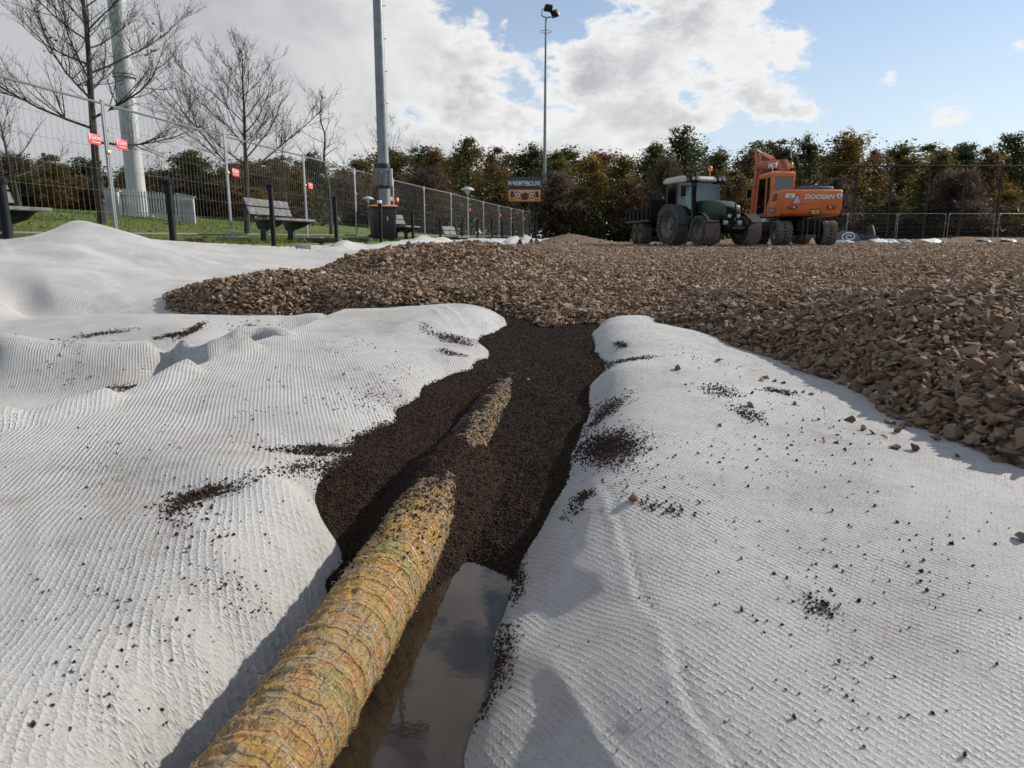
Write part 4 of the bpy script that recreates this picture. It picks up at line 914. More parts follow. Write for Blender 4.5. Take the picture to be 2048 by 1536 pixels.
# ------------------------------------------------------------------ wheelie bin
p = aty(766, 474, 21.2); t = thing('wheelie_bin', 'dark grey wheelie bin with orange lid beside the lamp pole', 'bin', (p.x, 21.2, float(terrain_z(p.x, 21.2)) - 0.03), 0.35); t.scale = (1.22, 1.22, 1.0)
b = MB(); b.prism([(-0.24, -0.28), (0.24, -0.28), (0.24, 0.28), (-0.24, 0.28)], 'z', 0.06, 0.98, [(-0.29, -0.36), (0.29, -0.36), (0.29, 0.36), (-0.29, 0.36)]); b.build('body', M_bin, t, 0.03)
b = MB(); b.bb(-0.31, 0.31, -0.38, 0.38, 0.955, 1.0); b.build('rim', M_bin, t, 0.012)
b = MB(); b.prism([(-0.39, 1.0), (0.37, 1.0), (0.36, 1.025), (0.1, 1.045), (-0.3, 1.045), (-0.38, 1.025)], 'x', -0.315, 0.315); b.build('lid', M_lid, t, 0.012)
b = MB(); b.tube([(-0.3, 0.42, 0.99), (0.3, 0.42, 0.99)], 0.018, 8); b.build('handle', M_bin, t)
for s in (-1, 1):
    b = MB(); b.lathe([(0.0, -0.03), (0.10, -0.03), (0.11, 0), (0.10, 0.03), (0, 0.03)], 'x', (s * 0.27, 0.24, 0.11), 16); b.build('wheel', M_black, t)
text_mesh('marking', '1', 0.17, M_white, t, (0.06, -0.352, 0.66), (math.pi / 2 - 0.09, 0, 0), 0.002); text_mesh('marking', 'B-', 0.09, M_white, t, (-0.10, -0.372, 0.90), (math.pi / 2 - 0.09, 0, 0), 0.002)
q = thing('crumpled_cup', 'small white crumpled cup on top of the orange bin lid', 'litter', (p.x - 0.05, 21.1, float(terrain_z(p.x, 21.2)) + 1.03))
b = MB(); b.lathe([(0.0, 0.0), (0.055, 0.0), (0.075, 0.1), (0.06, 0.12), (0.0, 0.11)], 'z', n=9); b.build('cup', M_white, q)

# ------------------------------------------------------------------ poles and masts
def pole(name, lab, px, py_base, Y, r0, r1, h, m_, n=20, base=None):
    p = aty(px, py_base, Y); z = float(terrain_z(p.x, Y)) if base is None else base
    t = thing(name, lab, 'pole', (p.x, Y, z - 0.05)); b = MB(); b.tube([(0, 0, 0), (0, 0, h * 0.5), (0, 0, h)], [r0, (r0 + r1) / 2, r1], n); b.build('shaft', m_, t)
    return t
t = pole('floodlight_pole', 'tall grey floodlight pole rising out of the picture behind the wheelie bin', 772, 474, 22.6, 0.185, 0.085, 16.5, M_pole)
b = MB(); b.bb(-0.30, -0.02, -0.24, -0.13, 1.72, 2.22); b.build('switch_box', mat('box_olive', (0.16, 0.155, 0.13), 0.6, var=0.2), t, 0.02)
b = MB(); b.bb(0.20, 0.27, -0.1, 0.0, 1.70, 2.22); b.build('meter_box', M_cab, t, 0.01)
b = MB(); b.lathe([(0.185, 2.22), (0.2, 2.24), (0.2, 2.34), (0.18, 2.36)], 'z', n=20); b.build('collar', M_black, t)
b = MB(); b.lathe([(0.185, 1.62), (0.195, 1.63), (0.195, 1.70), (0.18, 1.71)], 'z', n=20); b.build('collar', M_black, t)
for k in range(7):
    b = MB(); b.tube([(0.15, 0, 3.2 + k * 0.9), (0.215, 0, 3.2 + k * 0.9)], 0.012, 6); b.build('step_bolt', M_pole, t)
b = MB(); b.bb(-0.9, 0.9, -0.1, 0.1, 16.2, 16.35); b.build('crossarm', M_pole, t)
# far floodlight mast with two lamps
t = pole('floodlight_mast', 'slender far floodlight mast with two black lamps beside the scoreboard', 1088, 474, 62, 0.17, 0.075, 17.6, M_pole, base=0.1)
def flood(yaw, loc, tilt):
    b = MB(); b.prism([(-0.42, -0.28), (0.42, -0.28), (0.30, 0.30), (-0.30, 0.30)], 'y', -0.16, 0.20, [(-0.30, -0.2), (0.30, -0.2), (0.22, 0.22), (-0.22, 0.22)]); o = b.build('lamp', M_black, t, 0.03)
    o.location = loc; o.rotation_euler = (tilt, 0, yaw); return o
flood(0.5, (0.15, -0.25, 18.25), 0.5); flood(-0.9, (0.75, 0.1, 17.95), 0.75)
b = MB(); b.tube([(-0.35, 0, 17.75), (0.0, 0, 17.6), (0.7, 0.1, 17.7)], 0.05, 8); b.tube([(-0.35, 0, 17.75), (-0.3, 0, 18.3)], 0.05, 6); b.build('crossarm', M_pole, t)
b = MB(); b.tube([(0.42 * math.cos(a), 0.42 * math.sin(a), 16.55) for a in np.linspace(0, 6.2832, 28)], 0.022, 6, False); b.build('guard_ring', M_pole, t)
for z, r in ((4.35, 0.26), (1.85, 0.3)):
    b = MB(); b.box((0.1, -0.1, z), (0.5, 0.3, 0.09)); b.box((0.22, -0.2, z - 0.45), (0.28, 0.22, 0.6)); b.build('bracket_box', M_cab, t, 0.01)
# thick pale mast
t = pole('telecom_mast', 'thick pale grey steel mast rising behind the fence at left', 277, 425, 33, 0.40, 0.30, 22, M_mast, 32)
for z in (5.9, 11.5):
    b = MB(); b.lathe([(0.36, z), (0.47, z), (0.47, z + 0.07), (0.40, z + 0.1), (0.47, z + .12), (.47, z + .19), (0.35, z + 0.19)], 'z', n=32); b.build('flange', M_mast, t)
b = MB(); b.lathe([(0.36, 0), (0.62, 0.0), (0.62, 0.08), (0.40, 0.10)], 'z', n=32); b.build('base_plate', M_mast, t)
mast_p = t.location.copy()
# palisade and cabinets round the mast base
def palisade(lab, p, q, n):
    t = thing('palisade_fence', lab, 'fence', p); d = q - p
    m0 = MB(); m0.prism([(-0.032, 0), (0.032, 0), (0.032, 1.12), (0.0, 1.2), (-0.032, 1.12)], 'y', -0.006, 0.006); first = m0.build('pale', M_cab, t)
    for k in range(n + 1):
        o = first if k == 0 else first.copy()
        if k: COL.objects.link(o); o.parent = t
        o.location = (d.x * k / n, d.y * k / n, d.z * k / n); o.rotation_euler = (0, 0, math.atan2(d.y, d.x))
    for z in (0.25, 0.95):
        b = MB(); b.tube([(0, 0.03, z), (d.x, d.y + 0.03, d.z + z)], 0.025, 4); b.build('rail', M_cab, t)
pa = aty(222, 420, 31.2); pb = aty(362, 420, 31.4)
for v in (pa, pb): v.z = float(terrain_z(v.x, v.y)) - 0.04
palisade('grey steel palisade fence round the foot of the pale mast', pa, pb, 26)
for px, wd, lab, hh in ((226, 0.55, 'pale cabinet left of the mast behind the palisade', 1.15), (374, 0.30, 'pale cabinet with slanted top at the right end of the palisade', 1.25)):
    c = aty(px, 420, 31.0); c.z = float(terrain_z(c.x, c.y)) - 0.05; t = thing('utility_cabinet', lab, 'cabinet', c, 0.3, 'utility cabinets by the mast')
    b = MB(); b.prism([(-0.3, 0), (0.3, 0), (0.3, hh - 0.12), (-0.3, hh)], 'y', -wd / 2, wd / 2); b.build('body', M_cab, t, 0.01)
    b = MB(); b.prism([(-0.36, hh + 0.012), (0.36, hh - 0.13), (0.36, hh - 0.09), (-0.36, hh + 0.05)], 'y', -wd / 2 - 0.04, wd / 2 + 0.04); b.build('roof', M_cab, t)
    b = MB(); b.bb(-0.25, 0.25, -wd / 2 - 0.012, -wd / 2, 0.1, hh - 0.25); b.build('door', M_galv, t)
# park lamps
for px, py, Y, lab in ((935, 380, 44, 'mushroom park lamp on a slim post behind the fence, right of the bench'), (736, 398, 52, 'distant mushroom park lamp left of the wheelie bin'), (1232, 393, 78, 'pale mushroom park lamp among the trees right of the scoreboard')):
    top = aty(px, py, Y); gz = float(terrain_z(top.x, Y)); h = top.z - gz
    t = thing('park_lamp', lab, 'lamp', (top.x, Y, gz - 0.03), 0, 'mushroom park lamps')
    b = MB(); b.tube([(0, 0, 0), (0, 0, h)], [0.06, 0.045], 10); b.build('post', M_pole, t)
    b = MB(); b.lathe([(0.0, h + 0.22), (0.2, h + 0.19), (0.38, h + 0.08), (0.42, h + 0.02), (0.40, h), (0.0, h)], 'z', n=20); b.build('shade', M_cab, t)
    b = MB(); b.lathe([(0.06, h - 0.22), (0.17, h - 0.06), (0.18, h)], 'z', n=14); b.build('diffuser', mat('lamp_diffuser', (0.7, 0.7, 0.68), 0.4), t)

# ------------------------------------------------------------------ scoreboard
SBY = 58.0; p = aty(1049, 403, SBY); dz = p.z
t = thing('scoreboard', 'scoreboard with dark blue WARMTEBOUW panel above an orange score panel', 'scoreboard', (p.x, SBY, 0.05), 0.10)
M_navy = mat('navy_panel', (0.030, 0.050, 0.085), 0.5, var=0.2); M_or = mat('orange_panel', (0.80, 0.30, 0.10), 0.5); M_dk = mat('score_window', (0.045, 0.012, 0.022), 0.35)
h0 = dz - 0.05
for sx in (-0.75, 0.75):
    b = MB(); b.box((sx, 0.12, h0 / 2 + 0.5), (0.14, 0.14, h0 + 1.0)); b.build('leg', M_frame, t)
b = MB(); b.bb(-1.26, 1.26, -0.08, 0.05, h0, h0 + 0.90); b.build('score_panel', M_or, t, 0.02)
b = MB(); b.bb(-1.28, 1.28, -0.07, 0.05, h0 + 0.905, h0 + 1.85); b.build('name_panel', M_navy, t, 0.02)
text_mesh('lettering', 'WARMTEBOUW.', 0.52, M_white, t, (0.0, -0.085, h0 + 1.36), (math.pi / 2, 0, 0), 0.004, sx=0.68, bold=0.004)
for x0, x1, z0, z1 in ((-1.12, -0.86, 0.3, 0.78), (0.86, 1.12, 0.3, 0.78), (-0.26, 0.26, 0.13, 0.62)):
    b = MB(); b.bb(x0, x1, -0.105, -0.075, h0 + z0, h0 + z1); b.build('score_window', M_dk, t, 0.008)
for sx in (-0.55, 0.55):
    b = MB(); b.lathe([(0, -0.085), (0.26, -0.085), (0.26, -0.10), (0.0, -0.10)], 'y', (sx, 0, h0 + 0.47), 24); e = b.build('emblem', mat('emblem_dark', (0.09, 0.05, 0.05), 0.5), t)
    b = MB(); b.lathe([(0, -0.10), (0.19, -0.10), (0.19, -0.112), (0.0, -0.112)], 'y', (sx, 0, h0 + 0.47), 24); b.build('disc', mat('emblem_pale', (0.72, 0.62, 0.52), 0.5), e)
    b = MB(); b.prism([(sx - 0.10, h0 + 0.54), (sx + 0.10, h0 + 0.54), (sx + 0.07, h0 + 0.40), (sx, h0 + 0.33), (sx - 0.07, h0 + 0.40)], 'y', -0.122, -0.113); b.build('shield', mat('emblem_dark', (0, 0, 0)), e)
for sx in (-1, 1):
    b = MB(); b.bb(sx * 0.98 - 0.2, sx * 0.98 + 0.2, -0.09, -0.079, h0 + 0.10, h0 + 0.16); b.build('caption_strip', M_dk, t)

# ------------------------------------------------------------------ right side: far mesh fence, tall ball fence, odds and ends
FY = 50.5
pr0 = make_panel('x', 'far mesh fence panels along the right side')
xs = [aty(1694, 455, FY).x + 3.5 * k for k in range(-1, 6)]
for i in range(6):
    t = pr0 if i == 0 else copy_tree(pr0)
    place_panel(t, Vector((xs[i], FY, 0)), Vector((xs[i + 1], FY + 0.15 * i, 0)), -0.02)
    tag(t, ['far mesh fence panel half hidden behind the orange excavator'][0] if i == 0 else '%s far mesh fence panel to the right of the orange excavator' % ORD[i - 1])
for i, (a, b_) in enumerate(((1190, 1226), (1226, 1262))):
    t = copy_tree(pr0); tag(t, ['mesh fence panel behind the grey stacks, the left one of two', 'mesh fence panel behind the grey stacks, the right one beside the trailer'][i], group='far mesh fence panels behind the stacks')
    place_panel(t, Vector((aty(a, 460, 72).x, 72, 0)), Vector((aty(b_, 460, 72).x, 72, 0)), 0.15)
M_net = mat('fence_black', (0.008, 0.009, 0.010), 0.6)
def net_mat():
    m = bpy.data.materials.new('chain_link'); m.use_nodes = True; t = NT(m.node_tree)
    b = t.n('ShaderNodeBsdfDiffuse'); b.inputs[0].default_value = (0.010, 0.011, 0.012, 1); tr = t.n('ShaderNodeBsdfTransparent')
    tc = t.n('ShaderNodeTexCoord'); sx = t.n('ShaderNodeSeparateXYZ'); t.link(tc.outputs['Object'], sx.inputs[0])
    a = t.math('ABSOLUTE', t.math('SINE', t.math('MULTIPLY', t.math('ADD', sx.outputs[0], sx.outputs[2]), math.pi / 0.07)))
    c = t.math('ABSOLUTE', t.math('SINE', t.math('MULTIPLY', t.math('SUBTRACT', sx.outputs[0], sx.outputs[2]), math.pi / 0.07)))
    k = t.math('LESS_THAN', t.math('MINIMUM', a, c), 0.11)
    mxs = t.n('ShaderNodeMixShader', i_0=k, i_1=tr.outputs[0], i_2=b.outputs[0]); t.n('ShaderNodeOutputMaterial', i_Surface=mxs.outputs[0]); return m
bf = thing('ball_fence', 'tall black ball-stop fence with mesh behind the pitch at right', 'fence', (aty(1648, 474, 53).x, 53, 0))
pxs = [1648, 1716, 1786, 1860, 1932, 2005, 2078]
for px in pxs:
    x = aty(px, 338, 53).x - bf.location.x; b = MB(); b.tube([(x, 0, -0.1), (x, 0, 5.35)], 0.075, 8); b.build('post', M_net, bf)
x1 = aty(pxs[-1], 338, 53).x - bf.location.x
b = MB(); b.tube([(0, 0, 5.33), (x1, 0, 5.33)], 0.055, 6); b.build('top_rail', M_net, bf)
b = MB(); b.bb(0, x1, 0.05, 0.053, 0, 5.3); b.build('chain_mesh', net_mat(), bf)
# stacks of dark grey blocks in front of the far panels
for i, (px, wd) in enumerate(((1199, 2.0), (1222, 1.0), (1245, 1.4))):
    c = aty(px, 474, 70); t = thing('block_stack', ['widest stack of dark grey blocks left of the trailer', 'middle stack of dark grey blocks with pale end', 'stack of dark grey blocks nearest the trailer wheels'][i], 'stack', (c.x, 70, -0.02), 0, 'stacks of grey blocks')
    for k in range(3):
        b = MB(); b.bb(-wd / 2, wd / 2, -0.5, 0.5, 0.06 + k * 0.27, 0.31 + k * 0.27); b.build('layer', mat('block_grey', (0.085, 0.088, 0.095), 0.8, var=0.4, vscale=4), t, 0.015)
    b = MB(); b.bb(-wd / 2, wd / 2, -0.45, 0.45, 0.0, 0.06); b.build('pallet', mat('pallet_wood', (0.14, 0.10, 0.07), 0.8), t)
# blue banner with white swirl leaning behind the excavator wheel
c = aty(1697, 474, 46); t = thing('banner', 'blue grey banner with white swirl on the ground right of the excavator', 'banner', (c.x, 46, 0.06), 0.1)
b = MB(); b.prism([(-0.75, 0), (0.85, 0), (0.7, 0.35), (0.2, 0.62), (-0.4, 0.66), (-0.75, 0.5)], 'y', 0, 0.05); b.build('sheet', mat('banner_blue', (0.10, 0.13, 0.17), 0.5), t, 0.01)
b = MB(); b.tube([(0.05 + r * math.cos(a), -0.02, 0.30 + 0.6 * r * math.sin(a)) for a, r in zip(np.linspace(0, 10.5, 50), np.linspace(0.09, 0.52, 50))], 0.035, 6); b.build('swirl', M_white, t)
c = aty(1730, 474, 47); t = thing('tarp_bundle', 'low dark blue tarp bundle on the ground beside the banner', 'tarp', (c.x, 47, 0.1), 0)
b = MB(); pts = [(-0.9, 0), (0.9, 0), (0.8, 0.25), (0.35, 0.42), (0.1, 0.3), (-0.3, 0.48), (-0.75, 0.3)]; b.prism(pts, 'y', -0.25, 0.25, [(x * 0.8, z * 0.7) for x, z in pts]); b.build('tarp', mat('tarp_blue', (0.02, 0.032, 0.06), 0.5), t, 0.05)
c = aty(1740, 474, 48.5); t = thing('dark_cone', 'dark pointed roll standing upright behind the blue tarp', 'roll', (c.x, 48.5, 0.1), 0)
b = MB(); b.lathe([(0, 0), (0.32, 0), (0.30, 0.5), (0.18, 0.85), (0.12, 1.0), (0, 1.02)], 'z', n=14); b.build('roll', M_black, t)
# scraps of white sheet along the far right mound
M_scrap = mat('white_scrap', (0.62, 0.62, 0.60), 0.6, var=0.15)
for i, (px, w_) in enumerate(((1683, 1.4), (1760, 1.0), (1782, 0.8), (1811, 0.4), (1868, 1.5), (1970, 0.5), (2018, 0.6))):
    c = aty(px, 480, 46.0); zz = float(G_z(np.array([c.x]), np.array([46.0]))[0]); n = 14
    U, V_ = np.meshgrid(np.linspace(-1, 1, n), np.linspace(-1, 1, n), indexing='ij')
    zq = 0.10 * (1 - np.maximum(abs(U), abs(V_)) ** 2) + 0.12 * (fbm(U + i * 3, V_, 1.6, 3)) * (1 - U ** 2)
    o = np_mesh('sheet_scrap', np.c_[(U * w_ / 2).ravel(), (V_ * 0.4).ravel(), zq.ravel()], grid_faces(n, n), M_scrap); o.location = (c.x, 46.0, zz + 0.06); o.rotation_euler = (0.25, 0, 0.1 * i)
    tag(o, ['white sheet scrap behind the excavator wheel', 'first white sheet scrap right of the banner', 'second white sheet scrap right of the banner', 'tiny white scrap on the low mound left of the middle', 'long white sheet scrap on the far mound', 'tiny white scrap at the right part of the far mound', 'white scrap nearest the right edge on the far mound'][i], 'sheet scrap', 'white scraps on the far mound')
# low boards and blocks along the pitch edge at the foot of the fence
for i, (px, Y, ln, lab) in enumerate(((640, 15.5, 1.1, 'weathered brown board lying by the fence right of the bench'), (700, 18.5, 1.6, 'dark board lying by the fence left of the wheelie bin'), (395, 11.8, 0.9, 'dark board on the grass between the second and third post'))):
    c = aty(px, 474, Y); t = MB(); t.box((0, 0, 0.05), (0.14, ln, 0.10)); o = t.build('timber_board', mat('old_timber', (0.10, 0.085, 0.065), 0.85, var=0.4, vscale=6), None, 0.01)
    o.location = (c.x, Y, float(terrain_z(c.x, Y)) + 0.0); o.rotation_euler = (0, 0, 1.1 - 0.2 * i); tag(o, lab, 'board', 'boards along the pitch edge')
c = aty(605, 474, 11.6); b = MB(); b.box((0, 0, 0.06), (0.22, 0.16, 0.13)); o = b.build('concrete_block', M_conc, None, 0.01); o.location = (c.x, 11.6, float(B_z(np.array([c.x]), np.array([11.6]))[0]) - 0.02); o.rotation_euler = (0, 0, 0.5); tag(o, 'single grey concrete block on the sheet edge below the bench', 'block')
# ------------------------------------------------------------------ vehicles
M_tyre = mat('dusty_tyre', (0.060, 0.052, 0.045), 0.9, col2=(0.030, 0.028, 0.026), var=0.4, vscale=4, bump=0.2)
M_lug = mat('tyre_lug', (0.19, 0.16, 0.135), 0.9, var=0.4, vscale=5)
M_rim = mat('rim_grey', (0.16, 0.17, 0.155), 0.6, 0.2, var=0.3)
M_green = mat('tractor_green', (0.014, 0.036, 0.019), 0.40, col2=(0.018, 0.034, 0.021), vscale=2, dirt=0.25)
M_roofw = mat('tractor_roof', (0.50, 0.50, 0.46), 0.45, var=0.15)
M_dark = mat('machine_black', (0.008, 0.0085, 0.009), 0.65, spec=0.15, var=0.3, dirt=0.06)
M_grey = mat('machine_grey', (0.055, 0.060, 0.068), 0.5, var=0.3)
M_orange = mat('excavator_orange', (0.66, 0.165, 0.038), 0.42, col2=(0.58, 0.14, 0.032), vscale=1.5, dirt=0.18)
M_orred = mat('boom_orange', (0.40, 0.085, 0.030), 0.5, col2=(0.33, 0.07, 0.025), vscale=2, dirt=0.2)
M_chrome = mat('chrome_rod', (0.75, 0.75, 0.76), 0.15, 1.0)
M_beacon = mat('amber_beacon', (0.75, 0.20, 0.05), 0.25)
M_lampg = mat('lamp_glass', (0.35, 0.35, 0.34), 0.15, spec=0.8)
M_tail = mat('tail_lamp', (0.22, 0.02, 0.02), 0.25)
M_refl = mat('reflective_plate', (0.66, 0.67, 0.68), 0.4)
M_yel = mat('number_plate', (0.70, 0.42, 0.03), 0.45)
def glass_mat():
    m = bpy.data.materials.new('tinted_glass'); m.use_nodes = True; t = NT(m.node_tree)
    tr = t.n('ShaderNodeBsdfTransparent'); tr.inputs[0].default_value = (0.34, 0.46, 0.46, 1); gl = t.n('ShaderNodeBsdfGlossy', i_Roughness=0.05); gl.inputs[0].default_value = (0.75, 0.85, 0.88, 1)
    fr = t.n('ShaderNodeFresnel', i_IOR=1.5); k = t.math('ADD', t.math('MULTIPLY', fr.outputs[0], 1.0), 0.05)
    mx = t.n('ShaderNodeMixShader', i_0=k, i_1=tr.outputs[0], i_2=gl.outputs[0]); t.n('ShaderNodeOutputMaterial', i_Surface=mx.outputs[0]); return m
M_glass = glass_mat()

def make_wheel(parent, loc, r, wd, rows, nl, lug=0.022, rim_r=0.55, zig=0.5, face=1, name='wheel', lugw=0.72):
    h = wd / 2
    b = MB(); b.lathe([(r * rim_r, -h * 0.80), (r * (rim_r + 0.10), -h * 0.98), (r * 0.86, -h), (r * 0.955, -h * 0.90), (r * 0.985, -h * 0.6), (r * 0.99, 0), (r * 0.985, h * 0.6), (r * 0.955, h * 0.90), (r * 0.86, h), (r * (rim_r + 0.10), h * 0.98), (r * rim_r, h * 0.80)], 'y', n=48)
    w_ = b.build(name, M_tyre, parent); w_.location = loc
    b = MB(); rw = wd * 0.96 / rows
    for j in range(rows):
        yc = -wd * 0.48 + rw * (j + 0.5); fall = 0.045 * r * (abs(yc) / h) ** 3
        for k in range(nl):
            a = 2 * math.pi * (k + (zig if j % 2 else 0) + (0.0 if zig < 1 else (j % 2) * 0.5)) / nl
            rr = r * 0.985 - fall; ln = 2 * math.pi * r / nl * 0.60
            b.box((rr * math.cos(a), yc, rr * math.sin(a)), (lug * 2, rw * lugw * 1.28, ln), (0.0, -a, 0.0) if zig < 1 else (0, -a, 0))
    tr = b.build('tread', M_lug, w_, 0, smooth=0)
    b = MB(); s = face
    b.lathe([(r * rim_r * 1.01, s * h * 0.82), (r * rim_r, s * h * 0.86), (r * rim_r * 0.9, s * h * 0.6), (r * rim_r * 0.75, s * h * 0.30), (r * rim_r * 0.35, s * h * 0.28), (r * rim_r * 0.3, s * h * 0.55), (0, s * h * 0.55)], 'y', n=32)
    b.lathe([(r * rim_r * 1.0, -s * h * 0.82), (r * rim_r * 0.9, -s * h * 0.5), (0, -s * h * 0.45)], 'y', n=32)
    b.build('rim', M_rim, w_)
    return w_

# ---- tractor
TA = math.radians(-70); tx = aty(1450, 474, 28.0).x; fx_, fy_ = math.cos(TA), math.sin(TA)
gzt = 0.0
tr = thing('tractor', 'dark green tractor with pale roof and wide turf tyres hitched to a trailer', 'tractor', (tx - fx_ * 2.35, 28.0 - fy_ * 2.35, gzt + 0.015), TA)
for s in (-1, 1):
    make_wheel(tr, (0, s * 0.86, 0.77), 0.77, 0.62, 6, 30, 0.028, 0.60, 0.5, s)
    make_wheel(tr, (2.35, s * 0.95, 0.565), 0.565, 0.66, 8, 34, 0.017, 0.58, 0.5, s)
b = MB(); b.prism([(0.55, 0.95), (2.70, 0.92), (2.77, 1.25), (2.70, 1.50), (2.3, 1.66), (1.4, 1.74), (0.75, 1.74)], 'y', -0.36, 0.36); b.build('hood', M_green, tr, 0.07, segs=3)
b = MB(); b.prism([(2.71, 0.98), (2.81, 1.0), (2.82, 1.30), (2.75, 1.46), (2.65, 1.46)], 'y', -0.29, 0.29); b.build('grille', M_dark, tr, 0.03)
for s in (-1, 1):
    b = MB(); b.box((2.81, s * 0.20, 1.10), (0.06, 0.15, 0.13)); b.build('headlight', M_lampg, tr, 0.02)
    b = MB(); b.box((2.75, s * 0.32, 0.86), (0.1, 0.2, 0.16)); b.build('headlight', M_lampg, tr, 0.03)
b = MB(); b.bb(-0.5, 2.65, -0.24, 0.24, 0.5, 0.98); b.bb(2.5, 2.92, -0.42, 0.42, 0.55, 0.78); b.build('chassis', M_dark, tr, 0.03)
b = MB(); b.bb(2.25, 2.45, -0.75, 0.75, 0.46, 0.64); b.build('front_axle', M_dark, tr, 0.03)
b = MB(); b.bb(-0.15, 0.15, -0.7, 0.7, 0.62, 0.92); b.build('rear_axle', M_dark, tr, 0.03)
b = MB()
for s in (-1, 1): b.tube([(2.8, s * 0.30, 0.72), (3.1, s * 0.36, 0.62), (3.3, s * 0.36, 0.78), (3.36, s * 0.36, 0.92), (3.32, s * 0.36, 1.0)], 0.045, 8)
b.tube([(2.8, 0, 1.18), (2.89, 0, 1.3), (2.87, 0.0, 1.55)], 0.035, 6); b.tube([(3.05, -0.36, 0.64), (3.05, 0.36, 0.64)], 0.04, 8); b.build('front_linkage', M_dark, tr)
# cab: pillars, panes, roof
base_z, top_z = 1.02, 2.46
cor = {'fl': (0.92, 0.62), 'fr': (0.92, -0.62), 'ml': (0.1, 0.78), 'mr': (0.1, -0.78), 'rl': (-0.72, 0.74), 'rr': (-0.72, -0.74)}
b = MB()
for k, (x, y) in cor.items(): b.tube([(x + (0.08 if x > 0.5 else 0), y, base_z), (x - (0.06 if x > 0.5 else 0), y * 0.98, top_z)], 0.045, 6)
b.build('cab_frame', M_green, tr)
def pane(pts, name='window', parent=None, m_=None):
    b = MB(); n = len(pts); P_ = [Vector(p) for p in pts]; nn = (P_[1] - P_[0]).cross(P_[2] - P_[0]).normalized() * 0.006
    b.add([p + nn for p in P_] + [p - nn for p in P_], [tuple(range(n)), tuple(range(n, 2 * n))[::-1]] + [(i, (i + 1) % n, n + (i + 1) % n, n + i) for i in range(n)])
    return b.build(name, m_ or M_glass, parent)
pane([(0.99, 0.60, 1.35), (0.99, -0.60, 1.35), (0.87, -0.59, top_z), (0.87, 0.59, top_z)], 'windscreen', tr)
for s in (-1, 1):
    pane([(0.96, s * 0.63, 1.15), (0.12, s * 0.785, 1.15), (0.1, s * 0.77, top_z), (0.87, s * 0.61, top_z)], 'door', tr)
    pane([(0.06, s * 0.785, 1.45), (-0.70, s * 0.745, 1.55), (-0.72, s * 0.73, top_z), (0.08, s * 0.77, top_z)], 'side_window', tr)
pane([(-0.74, 0.70, 1.45), (-0.74, -0.70, 1.45), (-0.74, -0.70, top_z), (-0.74, 0.70, top_z)], 'rear_window', tr)
b = MB(); b.bb(-0.7, 0.95, -0.72, 0.72, 0.9, 1.15); b.build('cab_floor', M_green, tr, 0.05)
b = MB(); b.prism([(-0.95, 2.47), (1.02, 2.47), (1.08, 2.56), (0.92, 2.68), (0.3, 2.74), (-0.8, 2.70), (-0.98, 2.6)], 'y', -0.82, 0.82); rf = b.build('roof', M_roofw, tr, 0.06, segs=3)
for s in (-1, 1):
    b = MB(); b.prism([(0.75, 2.46), (1.10, 2.46), (1.12, 2.60), (0.98, 2.72), (0.7, 2.76)], 'y', s * 0.62 - 0.20, s * 0.62 + 0.20); b.build('light_pod', M_dark, rf, 0.04)
    for q in (-0.10, 0.10):
        b = MB(); b.lathe([(0, 1.135), (0.065, 1.13), (0.075, 1.08), (0.075, 1.0)], 'x', (0, s * 0.62 + q, 2.57), 14); b.build('work_lamp', M_lampg, rf)
b = MB(); b.tube([(0.1, 0.72, 2.7), (0.1, 0.74, 2.98)], 0.02, 6); b.lathe([(0.0, 3.17), (0.05, 3.165), (0.075, 3.12), (0.08, 2.98), (0.0, 2.97)], 'z', (0.1, 0.74, 0), 12); b.build('beacon', M_beacon, rf)
for s in (-1, 1):     # rear mudguards, hoods over the wheel with a flat outer edge
    arc_ = [(math.cos(a) * 0.86, 0.77 + math.sin(a) * 0.86) for a in np.linspace(0.05, 2.6, 12)]; inn = [(math.cos(a) * 0.80, 0.77 + math.sin(a) * 0.80) for a in np.linspace(2.6, 0.05, 12)]
    b = MB(); y0, y1 = (0.55, 1.16) if s > 0 else (-1.16, -0.55); b.prism(arc_ + inn, 'y', y0, y1); b.build('mudguard', M_grey, tr)
    b = MB(); b.prism([(0.86, 0.77), (0.62, 1.42), (0.1, 1.68), (0.0, 1.35), (0.55, 0.8)], 'y', s * 0.50, s * 0.60); b.build('fender_panel', M_green, tr)
    arc_ = [(2.35 + math.cos(a) * 0.66, 0.565 + math.sin(a) * 0.66) for a in np.linspace(0.5, 2.5, 10)]; inn = [(2.35 + math.cos(a) * 0.63, 0.565 + math.sin(a) * 0.63) for a in np.linspace(2.5, 0.5, 10)]
    b = MB(); b.prism(arc_ + inn, 'y', s * 0.95 - 0.28, s * 0.95 + 0.28); b.build('front_mudguard', M_dark, tr)
    b = MB(); b.tube([(0.9, s * 0.66, 2.3), (1.0, s * 1.05, 2.28), (1.0, s * 1.08, 1.9)], 0.018, 6); m_ = b.build('mirror_arm', M_dark, tr)
    b = MB(); b.box((0.99, s * 1.08, 2.1), (0.06, 0.22, 0.42)); b.build('mirror', M_dark, m_, 0.03)
b = MB(); b.tube([(0.98, -0.52, 1.2), (0.98, -0.52, 1.75)], 0.10, 12); b.tube([(0.98, -0.52, 1.7), (0.98, -0.52, 2.72), (0.92, -0.52, 2.84)], 0.045, 10); b.build('exhaust', M_dark, tr)
b = MB(); b.tube([(0.62 + 0.05 * math.sin(a), 0.2 * math.cos(a), 1.72 + 0.17 * math.sin(a)) for a in np.linspace(0, 6.2832, 20)], 0.018, 6, False); b.build('steering_wheel', M_dark, tr)
b = MB(); b.bb(-0.35, 0.12, -0.25, 0.25, 1.2, 1.4); b.bb(-0.42, -0.28, -0.25, 0.25, 1.35, 2.0); b.build('seat', M_dark, tr, 0.05)
